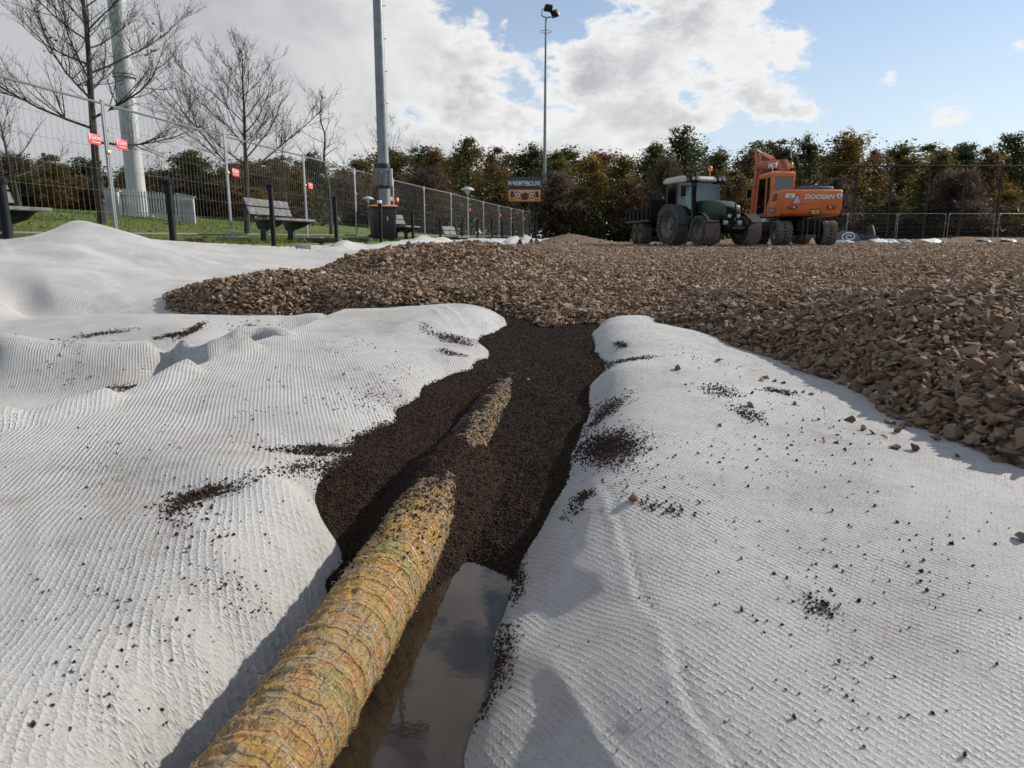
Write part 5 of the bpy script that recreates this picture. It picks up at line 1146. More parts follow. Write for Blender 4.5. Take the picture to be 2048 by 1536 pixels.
b = MB(); b.bb(0.7, 0.78, -0.58, -0.33, 1.5, 1.72); b.build('monitor', M_dark, tr, 0.02)
b = MB(); b.prism([(0.3, 0.55), (1.1, 0.5), (1.1, 0.95), (0.3, 1.0)], 'y', -0.62, -0.3); b.build('fuel_tank', M_dark, tr, 0.05)

# ---- trailer
TT = math.radians(-85); hx, hy = aty(1362, 474, 31.1).x, 31.2
tl = thing('dump_trailer', 'black low dump trailer with two axles behind the tractor', 'trailer', (hx - math.cos(TT) * 3.1, hy - math.sin(TT) * 3.1, 0.015), TT)
for s in (-1, 1):
    for ax in (-0.52, 0.52): make_wheel(tl, (ax, s * 0.88, 0.47), 0.47, 0.46, 6, 28, 0.010, 0.5, 0.5, s)
b = MB(); b.prism([(-2.45, 1.52), (2.0, 1.62), (2.0, 1.05), (-2.2, 1.05)], 'y', -1.06, -1.0); b.prism([(-2.45, 1.52), (2.0, 1.62), (2.0, 1.05), (-2.2, 1.05)], 'y', 1.0, 1.06)
b.bb(-2.2, 2.0, -1.0, 1.0, 1.0, 1.08); b.build('body', M_dark, tl, 0.01)
b = MB(); b.bb(1.95, 2.03, -1.06, 1.06, 1.05, 1.95); b.build('headboard', M_dark, tl, 0.015)
b = MB(); b.prism([(-2.5, 1.52), (-2.44, 1.52), (-2.18, 1.06), (-2.25, 1.06)], 'y', -1.05, 1.05); b.build('tailgate', M_dark, tl)
for k in range(6):
    for s in (-1, 1):
        b = MB(); b.box((-2.0 + k * 0.75, s * 1.09, 1.30), (0.09, 0.06, 0.52)); b.build('rib', M_dark, tl, 0.008)
for s in (-1, 1):
    b = MB(); b.prism([(-2.46, 1.50), (2.0, 1.60), (2.0, 1.66), (-2.46, 1.56)], 'y', s * 1.03 - 0.06, s * 1.03 + 0.06); b.build('top_rail', M_dark, tl)
    b = MB(); b.prism([(-2.1, 1.0), (2.0, 1.0), (2.0, 1.08), (-2.1, 1.08)], 'y', s * 1.07 - 0.05, s * 1.07 + 0.05); b.build('side_sill', M_grey, tl)
b = MB(); b.bb(-2.0, 2.2, -0.45, 0.45, 0.72, 1.0); b.prism([(2.0, 0.75), (3.3, 0.62), (3.3, 0.74), (2.0, 0.98)], 'y', -0.14, 0.14); b.build('chassis', M_dark, tl, 0.02)
b = MB(); b.bb(-0.6, -0.44, -0.8, 0.8, 0.40, 0.54); b.bb(0.44, 0.6, -0.8, 0.8, 0.40, 0.54); b.build('axle', M_dark, tl)

# ---- wheeled excavator, seen from behind and its left
ex0 = aty(1619, 474, 30.6).x
ex = thing('wheeled_excavator', 'orange wheeled excavator with DOOSAN lettering on its counterweight', 'excavator', (ex0, 32.5, 0.015), math.pi / 2)
for ax in (-1.25, 1.45):
    for s in (-1, 1):
        for q in (1.13, 0.80): make_wheel(ex, (ax, s * q, 0.50), 0.50, 0.29, 3, 22, 0.020, 0.52, 0.5, s, lugw=0.95)
b = MB(); b.bb(-1.7, 1.8, -0.48, 0.48, 0.55, 1.0); b.bb(-1.35, -1.15, -0.75, 0.75, 0.4, 0.6); b.bb(1.35, 1.55, -0.75, 0.75, 0.4, 0.6); b.bb(-0.6, 0.9, -1.15, 1.15, 0.55, 0.98); b.build('undercarriage', M_dark, ex, 0.03)
b = MB(); b.lathe([(0.0, 0.95), (0.62, 0.95), (0.62, 1.14), (0.0, 1.14)], 'z', n=28); b.build('slew_ring', M_dark, ex)
b = MB()
for y in (-0.45, -0.25, 0.05, 0.25): b.tube([(-1.75, y, 0.3), (-1.72, y, 1.1)], 0.022, 6)
b.bb(-1.85, -1.65, -0.3, 0.15, 0.28, 0.42); b.build('rear_linkage', M_grey, ex)
b = MB(); b.bb(0.2, 0.8, 1.02, 1.2, 0.98, 1.14); b.build('step_box', M_refl, ex, 0.02)
# upper structure
rear = [(-1.25, 1.19), (-1.62, 1.19), (-1.80, 1.28), (-1.90, 1.60), (-1.90, 2.18), (-1.82, 2.27), (-1.25, 2.27)]
b = MB(); b.prism(rear, 'y', -1.25, 1.25); b.build('counterweight', M_orange, ex, 0.06, segs=3)
b = MB(); b.prism([(-1.245, 1.19), (0.0, 1.19), (0.0, 1.75), (-0.25, 2.02), (-0.55, 2.2), (-1.245, 2.25)], 'y', 0.35, 1.24); b.build('left_side_panel', M_orange, ex, 0.05)
b = MB(); b.prism([(-1.245, 1.19), (1.3, 1.19), (1.3, 2.0), (0.4, 2.22), (-1.245, 2.24)], 'y', -1.24, -0.40); b.build('right_side_panel', M_orange, ex, 0.05)
b = MB(); b.bb(-1.24, 1.5, -0.38, 0.33, 1.16, 2.05); b.build('centre_housing', M_dark, ex, 0.03)
b = MB(); b.prism([(-1.70, 2.28), (-0.75, 2.28), (-0.80, 2.40), (-1.60, 2.42)], 'y', -0.95, 0.45); b.build('engine_cover', M_grey, ex, 0.05)
b = MB(); b.bb(-1.66, -1.58, -0.36, -0.22, 2.20, 2.36); b.build('cover_latch', M_black, ex)
for k in range(4):
    b = MB(); b.bb(-1.20 , -0.72, 1.242, 1.252, 1.86 + k * 0.075, 1.90 + k * 0.075); b.build('vent_slat', M_dark, ex)
b = MB(); b.bb(-1.16, -0.28, 1.241, 1.249, 1.33, 1.78); b.build('service_door', M_orange, ex, 0.006)
b = MB(); b.bb(-1.12, -0.5, 1.25, 1.256, 1.36, 1.55); b.build('model_badge', M_grey, ex)
text_mesh('model_lettering', 'W-140', 0.17, M_refl, ex, (-0.82, 1.262, 1.45), (math.pi / 2, 0, math.pi), 0.003)
# rear face details
RX = -1.905; RR_ = (math.pi / 2, 0, -math.pi / 2)
text_mesh('maker_lettering', 'DOOSAN', 0.255, M_refl, ex, (RX - 0.012, -0.26, 1.965), RR_, 0.006, shear=0.22, sx=1.12, bold=0.008)
b = MB(); b.bb(RX - 0.014, RX + 0.01, 0.76, 1.14, 1.93, 2.10); b.build('marker_plate', M_refl, ex); b = MB(); b.bb(RX - 0.014, RX + 0.01, -1.21, -1.00, 1.93, 2.10); b.build('marker_plate', M_refl, ex)
for yy in (0.95, -1.1):
    b = MB(); b.prism([(yy - 0.045, 1.975), (yy + 0.045, 1.975), (yy, 2.055)], 'x', RX - 0.024, RX - 0.016); b.build('warning_mark', M_grey, ex)
def tri(w_, h_, z0, x0, x1, m_, nm, yc=0.66):
    b = MB(); b.prism([(yc - w_ / 2, z0), (yc + w_ / 2, z0), (yc + 0.03, z0 + h_), (yc - 0.03, z0 + h_)], 'x', x0, x1); return b.build(nm, m_, ex)
tri(0.48, 0.40, 1.66, RX - 0.016, RX + 0.01, mat('triangle_red', (0.42, 0.03, 0.05), 0.4), 'slow_vehicle_triangle'); tri(0.34, 0.30, 1.70, RX - 0.024, RX - 0.017, mat('triangle_pale', (0.52, 0.40, 0.44), 0.4), 'triangle_reflector')
for s in (-1, 1):
    b = MB(); b.prism([(s * 0.60, 1.53), (s * 0.72, 1.46), (s * 0.98, 1.47), (s * 1.02, 1.61), (s * 0.62, 1.61)], 'x', RX - 0.012, RX + 0.05); b.build('tail_light', M_tail, ex, 0.01)
    for q in (0.76, 0.92):
        b = MB(); b.lathe([(0, RX - 0.02), (0.05, RX - 0.018), (0.055, RX)], 'x', (0, s * q, 1.54), 12); b.build('lamp', M_lampg if q < 0.8 else M_tail, ex)
b = MB(); b.bb(RX - 0.004, RX + 0.02, -0.36, 0.05, 1.24, 1.48); b.build('plate_recess', mat('recess_dark', (0.16, 0.03, 0.01), 0.6), ex)
b = MB(); b.bb(RX - 0.014, RX - 0.005, -0.30, 0.0, 1.29, 1.43); pl = b.build('number_plate', M_yel, ex); text_mesh('plate_text', '40', 0.12, M_dark, pl, (RX - 0.018, -0.15, 1.36), RR_, 0.002)
b = MB(); b.bb(RX - 0.006, RX + 0.03, -1.2, 0.62, 1.66, 1.675); b.build('crease_line', M_orred, ex)
b = MB(); b.prism([(0.55, 1.42), (0.3, 1.40), (-0.45, 1.40), (-0.62, 1.35), (-1.2, 1.33), (-1.2, 1.30), (-0.60, 1.32), (-0.43, 1.37), (0.3, 1.37), (0.55, 1.39)], 'x', RX - 0.008, RX + 0.02); b.build('lower_lip', M_orange, ex)
# cab
cy0, cy1 = 0.22, 1.23
b = MB()
for (xa, ya) in ((-0.32, cy0 + 0.04), (-0.32, cy1 - 0.04), (1.45, cy0 + 0.04), (1.45, cy1 - 0.04), (0.25, cy1 - 0.03)):
    lean = -0.16 if xa > 1 else (0.05 if xa < 0 else 0); b.tube([(xa, ya, 1.2), (xa + lean * 0.4, ya, 2.3), (xa + lean, ya, 2.98)], 0.055, 8)
b.build('cab_frame', M_orange, ex)
b = MB(); b.prism([(-0.40, 2.88), (1.30, 2.88), (1.34, 2.95), (1.12, 3.10), (-0.2, 3.14), (-0.38, 3.06)], 'y', cy0 - 0.01, cy1 + 0.01); b.build('cab_roof', M_orange, ex, 0.06, segs=3)
b = MB(); b.prism([(cy0, 1.2), (cy1, 1.2), (cy1, 2.95), (cy0, 2.95), (cy0, 2.88), (cy1 - 0.12, 2.88), (cy1 - 0.12, 2.36), (cy0 + 0.10, 2.36), (cy0 + 0.10, 2.88), (cy0, 2.88)], 'x', -0.40, -0.33)
b.bb(-0.40, -0.33, cy0, cy1, 2.0, 2.36); b.bb(-0.40, -0.33, cy1 - 0.14, cy1, 2.2, 2.95); b.bb(-0.40, -0.33, cy0, cy0 + 0.10, 2.2, 2.95); b = MB()
b.bb(-0.40, -0.32, cy0, cy1, 1.9, 2.34); b.bb(-0.40, -0.32, cy1 - 0.13, cy1, 2.34, 2.9); b.bb(-0.40, -0.32, cy0, cy0 + 0.09, 2.34, 2.9); b.build('cab_back', M_orange, ex, 0.012)
pane([(-0.37, cy0 + 0.09, 2.34), (-0.37, cy1 - 0.13, 2.34), (-0.37, cy1 - 0.13, 2.9), (-0.37, cy0 + 0.09, 2.9)], 'rear_window', ex)
pane([(-0.26, cy1 - 0.02, 1.95), (0.22, cy1 - 0.02, 1.6), (0.22, cy1 - 0.02, 2.88), (-0.24, cy1 - 0.02, 2.88)], 'side_window', ex)
dr = pane([(0.30, cy1 - 0.015, 1.35), (1.40, cy1 - 0.015, 1.35), (1.34, cy1 - 0.015, 2.3), (1.27, cy1 - 0.015, 2.88), (0.30, cy1 - 0.015, 2.88)], 'door', ex)
b = MB(); b.tube([(0.35, cy1 + 0.02, 1.9), (0.7, cy1 + 0.03, 1.65), (1.1, cy1 + 0.02, 1.7)], 0.015, 6); b.build('handle', M_black, dr)
pane([(1.45, cy0 + 0.06, 1.4), (1.45, cy1 - 0.06, 1.4), (1.31, cy1 - 0.06, 2.9), (1.31, cy0 + 0.06, 2.9)], 'windscreen', ex)
pane([(-0.28, cy0, 1.9), (1.40, cy0, 1.6), (1.30, cy0, 2.88), (-0.26, cy0, 2.88)], 'side_window', ex)
b = MB(); b.prism([(0.0, 1.19), (1.48, 1.19), (1.48, 1.36), (0.28, 1.36), (0.0, 1.75)], 'y', cy0 + 0.02, cy1); b.build('cab_sill', M_grey, ex, 0.02)
b = MB(); b.bb(0.1, 0.55, 0.5, 0.98, 1.5, 1.75); b.bb(0.02, 0.16, 0.5, 0.98, 1.7, 2.5); b.build('seat', M_dark, ex, 0.05)
b = MB(); b.tube([(1.35, cy1, 2.6), (1.6, cy1 + 0.3, 2.55), (1.6, cy1 + 0.3, 2.2)], 0.018, 6); mm = b.build('mirror_arm', M_dark, ex); b = MB(); b.box((1.6, cy1 + 0.3, 2.3), (0.06, 0.2, 0.36)); b.build('mirror', M_dark, mm, 0.02)
b = MB(); b.tube([(-1.35, -1.1, 2.25), (-1.35, -1.12, 2.6)], 0.015, 6); mm = b.build('mirror_arm', M_dark, ex); b = MB(); b.box((-1.35, -1.12, 2.56), (0.05, 0.16, 0.26)); b.build('mirror', M_dark, mm, 0.02)
for y in (1.05, 0.32):
    b = MB(); b.tube([(-0.1, y, 3.1), (-0.1, y, 3.28)], 0.025, 6); b.box((-0.1, y, 3.22), (0.14, 0.16, 0.05)); b.build('beacon_stem', M_dark, ex)
    b = MB(); b.lathe([(0.0, 3.50), (0.06, 3.49), (0.085, 3.44), (0.09, 3.29), (0, 3.28)], 'z', (-0.1, y, 0), 14); b.build('beacon', M_beacon, ex)
# boom, stick, cylinders
BY_ = -0.12
b = MB(); b.prism([(0.75, 1.75), (1.15, 1.60), (1.75, 2.85), (2.25, 3.46), (5.05, 3.68), (5.45, 3.76), (5.58, 4.02), (5.1, 4.06), (3.6, 3.98), (2.05, 3.86), (1.5, 3.3)], 'y', BY_ - 0.19, BY_ + 0.19); bo = b.build('boom', M_orred, ex, 0.03)
b = MB(); b.bb(2.6, 3.5, BY_ + 0.192, BY_ + 0.20, 3.62, 3.80); b.build('boom_decal', M_refl, bo); b = MB(); b.bb(2.15, 2.40, BY_ + 0.192, BY_ + 0.20, 3.62, 3.82); b.build('boom_decal', M_refl, bo)
b = MB(); b.prism([(5.25, 3.75), (5.55, 3.70), (5.85, 4.0), (6.08, 4.72), (5.95, 4.84), (5.82, 4.76), (5.45, 4.15)], 'y', BY_ - 0.09, BY_ + 0.09); b.prism([(5.40, 4.1), (5.70, 4.0), (5.98, 2.4), (6.12, 0.9), (5.94, 0.85), (5.74, 2.2)], 'y', BY_ - 0.11, BY_ + 0.11); st = b.build('stick', M_orred, ex, 0.02)
b = MB(); b.tube([(5.95, BY_, 4.74), (4.9, BY_, 4.42)], 0.055, 10); b.build('arm_cylinder_rod', M_chrome, ex); b = MB(); b.tube([(4.95, BY_, 4.43), (3.35, BY_, 3.98)], 0.105, 12); b.build('arm_cylinder', M_orange, ex)
for q in (-0.30, 0.30):
    b = MB(); b.tube([(1.55, BY_ + q, 1.6), (2.25, BY_ + q, 2.9)], 0.08, 10); b.build('boom_cylinder', M_orred, ex); b = MB(); b.tube([(2.2, BY_ + q, 2.85), (2.6, BY_ + q, 3.6)], 0.045, 8); b.build('boom_cylinder_rod', M_chrome, ex)
b = MB()
for q in (-0.28, -0.22, -0.34): b.tube([(0.9, BY_ + q, 2.2), (0.95, BY_ + q * 1.3, 3.1), (1.4, BY_ + q, 3.9), (1.9, BY_ + q * 0.7, 4.25), (2.4, BY_ + q * 0.6, 4.05)], 0.028, 6)
b.tube([(1.3, BY_, 3.8), (1.6, BY_ - .1, 4.15), (2.1, BY_ + .1, 4.1)], 0.09, 8); b.build('hoses', M_dark, ex)
b = MB(); b.prism([(5.8, 0.95), (6.25, 1.05), (6.45, 0.55), (6.1, 0.06), (5.6, 0.05), (5.45, 0.45)], 'y', BY_ - 0.5, BY_ + 0.5); b.build('bucket', M_dark, ex, 0.02)
# ------------------------------------------------------------------ bare trees
def bark_mat(name, c1, c2):
    return mat(name, c1, 0.9, col2=c2, vscale=3, bump=0.4, bscale=25)
M_bark = bark_mat('bark_grey', (0.045, 0.038, 0.030), (0.030, 0.029, 0.020)); M_twig = bark_mat('twig_brown', (0.034, 0.027, 0.022), (0.026, 0.022, 0.018)); M_barkd = bark_mat('bark_dark', (0.040, 0.033, 0.026), (0.026, 0.022, 0.018))
def bare_tree(lab, base, h, spread, clear, seed, r0=0.16, nb=20, vase=0.0, lean=0.0, crooked=0.0, tw=1.0, group='bare trees behind the left fence'):
    R = random.Random(seed); t = thing('bare_tree', lab, 'tree', base, 0, group)
    trunk = MB(); br = MB(); twg = MB()
    def grow(p, d, ln, r, lvl, mb, upw):
        n = 6 if lvl < 2 else 4; pts = [p.copy()]; rs = [r]; dd = d.normalized()
        for k in range(n):
            dd = (dd + Vector((R.gauss(0, 1), R.gauss(0, 1), R.gauss(0, 0.7))) * (0.10 + crooked * 0.2) + Vector((0, 0, upw * 0.10))).normalized()
            pts.append(pts[-1] + dd * ln / n); rs.append(max(r * (1 - 0.80 * (k + 1) / n), 0.0028))
        mb.tube(pts, rs, 6 if lvl < 2 else (4 if lvl < 3 else 3), False)
        return pts, rs
    # leader
    pts = [Vector((0, 0, -0.15))]; n = 14; dd = Vector((lean, 0, 1)).normalized()
    hl = h * (1 - 0.45 * vase)
    for k in range(n):
        dd = (dd + Vector((R.gauss(0, 1), R.gauss(0, 1), 0)) * (0.025 + crooked * 0.22 * (k > 4)) + Vector((0, 0, 0.15))).normalized(); pts.append(pts[-1] + dd * hl / n)
    rs = [r0 * (1.25 if k == 0 else 1 - 0.93 * k / n) for k in range(n + 1)]; trunk.tube(pts, rs, 10, False)
    def on(pp, rr, f):
        x = f * (len(pp) - 1); i = min(int(x), len(pp) - 2); return pp[i].lerp(pp[i + 1], x - i), rr[i] + (rr[i + 1] - rr[i]) * (x - i)
    a0 = R.uniform(0, 6.28)
    for k in range(nb):
        f = clear + (0.98 - clear) * (k / nb) ** 0.85; p, r = on(pts, rs, f); a0 += 2.4 + R.gauss(0, 0.4)
        top = (f - clear) / (1 - clear); ln = spread * (1.0 - 0.72 * top) * R.uniform(0.75, 1.15)
        el = 0.22 + 0.75 * top + 0.45 * vase + R.gauss(0, 0.12)
        d = Vector((math.cos(a0) * math.cos(el), math.sin(a0) * math.cos(el), math.sin(el)))
        if vase: ln = max(ln, (h - p.z) * R.uniform(0.6, 0.9) * (1 - 0.4 * top))
        p1, r1 = grow(p, d, ln, max(r * 0.40, 0.012), 1, br, 0.9)
        for j in range(max(4, int(ln * 3.6 * tw))):
            f2 = R.uniform(0.16, 1.0); q, rq = on(p1, r1, f2); dv = (p1[-1] - p1[0]).normalized()
            d2 = (dv + Vector((R.gauss(0, 0.75), R.gauss(0, 0.75), R.gauss(0.15, 0.5)))).normalized(); l2 = ln * R.uniform(0.22, 0.48) * (1.15 - 0.5 * f2)
            p2, r2 = grow(q, d2, l2, max(rq * 0.6, 0.006), 2, br, 1.2)
            for m_ in range(max(3, int(l2 * 6 * tw))):
                q2, rq2 = on(p2, r2, R.uniform(0.15, 1.0)); d3 = ((p2[-1] - p2[0]).normalized() + Vector((R.gauss(0, 0.7), R.gauss(0, 0.7), R.gauss(0.25, 0.5)))).normalized(); l3 = R.uniform(0.22, 0.60) * min(1.3, 0.45 + l2 * 0.6)
                p3, r3 = grow(q2, d3, l3, 0.0058, 3, twg, 1.0)
                if R.random() < 0.55:
                    q3, _ = on(p3, r3, R.uniform(0.3, 0.8)); grow(q3, (d3 + Vector((R.gauss(0, .7), R.gauss(0, .7), R.gauss(.2, .4)))).normalized(), l3 * 0.6, 0.0045, 4, twg, 0.8)
    trunk.build('trunk', M_bark, t); br.build('limbs', M_bark, t, 0, 0); tg = twg.build('crown', M_twig, t, 0, 0); return t
def gb(px, py, Y): c = aty(px, py, Y); return (c.x, Y, float(terrain_z(c.x, Y)))
bt1 = bare_tree('large bare tree left of the pale mast with a few dry leaves', gb(202, 420, 24), 11.0, 4.4, 0.25, 3, 0.145, 34, tw=1.4)
bare_tree('bare tree with upswept limbs between the mast and the floodlight pole', gb(492, 430, 27), 7.9, 2.7, 0.32, 8, 0.12, 26, vase=0.35, tw=1.4)
bare_tree('crooked sparse bare tree left of the floodlight pole', gb(661, 440, 31), 6.4, 2.3, 0.42, 14, 0.10, 12, crooked=1.0, tw=0.8)
bare_tree('slim bare tree right behind the floodlight pole', gb(775, 445, 38), 6.9, 2.4, 0.4, 21, 0.10, 16, vase=0.5, tw=0.8)
bare_tree('small twiggy bare tree at the left edge of the picture', gb(38, 410, 29), 5.4, 2.2, 0.2, 33, 0.09, 16, vase=0.5)
bare_tree('thin young bare tree between the upswept tree and the crooked tree', gb(575, 440, 33), 5.4, 1.9, 0.35, 41, 0.07, 12, vase=0.4, tw=0.7)
bare_tree('small bare tree in the distance just right of the pale mast', gb(330, 425, 46), 4.6, 2.0, 0.25, 47, 0.08, 12, vase=0.5, tw=0.7)
# a few dry leaves left on the big tree
lv = MB(); R = random.Random(4)
for px, py in ((85, 52), (108, 76), (90, 103), (140, 88), (292, 113), (302, 98), (308, 100), (322, 68), (215, 262), (222, 270), (303, 52)):
    c = aty(px, py, 23.2 + R.uniform(-.6, .6)) - Vector(bt1.location)
    for k in range(3):
        a = R.uniform(0, 6.28); u = Vector((math.cos(a), math.sin(a), R.uniform(-.5, .5))) * 0.06; v = Vector((R.gauss(0, 1), R.gauss(0, 1), R.gauss(0, 1))).normalized() * 0.045; o = c + Vector((R.gauss(0, .05), R.gauss(0, .05), R.gauss(0, .05)))
        lv.add([o - u, o + v, o + u, o - v], [(0, 1, 2, 3)])
lv.build('dry_leaves', mat('dry_leaf', (0.13, 0.055, 0.025), 0.8), bt1, 0, 0)['kind'] = 'stuff'

# ------------------------------------------------------------------ leafy autumn trees along the far side
def leaf_mat(name):
    m = bpy.data.materials.new(name); m.use_nodes = True; t = NT(m.node_tree)
    a = t.n('ShaderNodeVertexColor', layer_name='tint'); oi = t.n('ShaderNodeObjectInfo')
    hs = t.n('ShaderNodeHueSaturation', i_Color=a.outputs[0]); t.link(t.math('ADD', 0.85, t.math('MULTIPLY', oi.outputs['Random'], 0.3)), hs.inputs['Value'])
    df = t.n('ShaderNodeBsdfPrincipled', i_Base_Color=hs.outputs[0], i_Roughness=0.6); df.inputs['Specular IOR Level'].default_value = 0.25
    tl_ = t.n('ShaderNodeBsdfTranslucent', i_Color=hs.outputs[0]); mx = t.n('ShaderNodeMixShader', i_0=0.5, i_1=df.outputs[0], i_2=tl_.outputs[0]); t.n('ShaderNodeOutputMaterial', i_Surface=mx.outputs[0]); return m
M_leaf = leaf_mat('autumn_leaves')
PAL = {'green': [(.045, .062, .017), (.066, .080, .022), (.032, .046, .015)], 'olive': [(.100, .092, .026), (.066, .070, .020), (.135, .105, .030)], 'brown': [(.125, .080, .030), (.090, .066, .028), (.15, .090, .028)],
       'gold': [(.22, .135, .022), (.15, .100, .022), (.095, .085, .024)], 'orange': [(.17, .080, .020), (.12, .066, .022), (.11, .075, .024)], 'twig': [(.092, .068, .050), (.078, .058, .044), (.105, .075, .052)]}
def leaf_cloud(n, centres, rad, sz, pal, r, long=1.0):
    ci = r.integers(0, len(centres), n); P_ = centres[ci] + r.normal(0, 1, (n, 3)) * rad[ci][:, None] * np.array([1, 1, 0.85])
    u = r.normal(0, 1, (n, 3)); u /= np.linalg.norm(u, axis=1)[:, None]
    if long > 1: u[:, 2] = np.abs(u[:, 2]) + 0.5; u /= np.linalg.norm(u, axis=1)[:, None]
    v = np.cross(u, r.normal(0, 1, (n, 3))); v /= np.linalg.norm(v, axis=1)[:, None] + 1e-9
    s = sz * np.exp(r.normal(0, 0.3, n)); u = u * (s * long)[:, None] * 0.5; v = v * (s / long)[:, None] * 0.36
    V = np.stack([P_ - u, P_ + v, P_ + u, P_ - v], 1).reshape(-1, 3); F = np.arange(4 * n).reshape(n, 4)
    pal = np.array(pal); cl = pal[r.integers(0, len(pal), len(centres))]            # clumps differ in colour
    C = cl[ci] * r.uniform(0.65, 1.35, (n, 1)); return V, F, np.repeat(C, 4, axis=0)
def tree_variant(kind, seed, twiggy=False):
    r = np.random.default_rng(seed); R = random.Random(seed); H, Wd = 10.0, 2.1       # normalised: 10 m high, later scaled
    tk = MB(); pts = [Vector((0, 0, -0.2))]
    for k in range(9): pts.append(pts[-1] + Vector((R.gauss(0, .10), R.gauss(0, .10), 1.02)))
    tk.tube(pts, [0.17 * (1 - 0.09 * k) for k in range(10)], 7, False); cen = []; rad = []
    nbr = 30
    for k in range(nbr):
        f = 0.14 + 0.84 * k / nbr; z = 10 * f; env = math.sin(min(1, (f + 0.10) / 0.62) * 1.5708) * (1 - max(0, f - 0.42) / 0.62) ** 0.85
        a = k * 2.4 + R.gauss(0, .3); ln = Wd * env * R.uniform(0.55, 1.25); p0 = pts[min(int(f * 9), 9)]
        tip = p0 + Vector((math.cos(a) * ln, math.sin(a) * ln, ln * R.uniform(0.35, 0.95)))
        tk.tube([p0, p0.lerp(tip, 0.5) + Vector((0, 0, -0.06)), tip], [0.06 * (1 - 0.6 * f), 0.035, 0.01], 4, False)
        for q in (0.45, 0.75, 1.0):
            c = p0.lerp(tip, q) + Vector((R.gauss(0, .18), R.gauss(0, .18), R.gauss(0.1, .2))); cen.append(c); rad.append(R.uniform(0.22, 0.46))
    for k in range(7): cen.append(pts[-1] + Vector((R.gauss(0, .35), R.gauss(0, .35), R.uniform(-0.9, 0.5)))); rad.append(R.uniform(0.15, 0.3))
    cen = np.array(cen); rad = np.array(rad)
    keep = r.random(len(cen)) > (0.16 if not twiggy else 0.05); cen, rad = cen[keep], rad[keep]
    if twiggy: V, F, C = leaf_cloud(6500, cen, rad * 1.3, 0.22, PAL[kind], r, 2.6)
    else: V, F, C = leaf_cloud(10000, cen, rad * 1.05, 0.155, PAL[kind], r)
    crown = np_mesh('crown', V, F, M_leaf, smooth=False, cols=C, link_it=False)
    o = tk.build('trunk', M_barkd); me = o.data; bpy.data.objects.remove(o)
    return me, crown
VAR = {}
for i, (k, n) in enumerate((('green', 3), ('olive', 3), ('brown', 2), ('gold', 2), ('orange', 2), ('twig', 3))):
    VAR[k] = [tree_variant(k, 100 + 10 * i + j, k == 'twig') for j in range(n)]
CN = {'green': 'dark green', 'olive': 'olive green', 'brown': 'brownish', 'gold': 'golden yellow', 'orange': 'rusty orange', 'twig': 'bare brown twiggy'}
def leafy(kind, px, topy, Y, wpx, lab, seed, grp='trees along the far side', gz=None):
    c = aty(px, topy, Y); g = float(terrain_z(c.x, Y)) if gz is None else gz; h = c.z - g; wd = wpx / FPX * Y / 2
    t = thing('tree', lab, 'tree', (c.x, Y, g - 0.05), seed * 1.7, grp); tm, cm = VAR[kind][seed % len(VAR[kind])]
    a = link(bpy.data.objects.new('trunk', tm), t); b = link(bpy.data.objects.new('crown', cm), t)
    t.scale = (wd / 2.1, wd / 2.1, h / 10.2); return t
rowA = [(560, 300, 'olive', 100), (640, 285, 'green', 90), (720, 300, 'gold', 90), (800, 290, 'olive', 100), (868, 285, 'orange', 90), (932, 258, 'olive', 95), (985, 280, 'brown', 70), (1045, 268, 'green', 105), (1118, 290, 'olive', 80), (1180, 297, 'gold', 85), (1245, 288, 'olive', 90),
        (1310, 272, 'green', 85), (1372, 238, 'green', 115), (1440, 275, 'olive', 80), (1500, 285, 'brown', 80), (1560, 262, 'olive', 100), (1632, 248, 'green', 70), (1690, 244, 'gold', 120), (1750, 285, 'brown', 80), (1812, 262, 'olive', 125), (1880, 290, 'olive', 90), (1932, 275, 'green', 90), (1985, 278, 'brown', 90), (2040, 248, 'green', 110), (2110, 262, 'olive', 110)]
lm = ['left of the floodlight pole', 'behind the crooked bare tree', 'behind the floodlight pole', 'right of the floodlight pole', 'above the small bench', 'left of the scoreboard, taller than its neighbours', 'slender, just left of the scoreboard', 'right behind the scoreboard', 'just right of the far floodlight mast', 'right of the scoreboard above the grey stacks', 'left of the trailer',
      'above the trailer', 'above the tractor cab, tallest of the middle', 'right of the tractor cab', 'behind the tractor beacon', 'behind the excavator arm', 'narrow, just right of the excavator boom', 'broad, above the excavator counterweight', 'right of the yellow one over the excavator', 'full crown in the middle of the black ball fence', 'behind the ball fence, right of the fullest crown', 'behind the second last ball fence post', 'near the right edge behind the ball fence', 'at the right edge of the picture, tall', 'cut by the right edge of the picture']
for i, (px, ty, k, wp) in enumerate(rowA): leafy(k, px, ty, 64 + (i * 37 % 11), wp * 1.08, '%s tree %s' % (CN[k], lm[i]), i, gz=0.0)
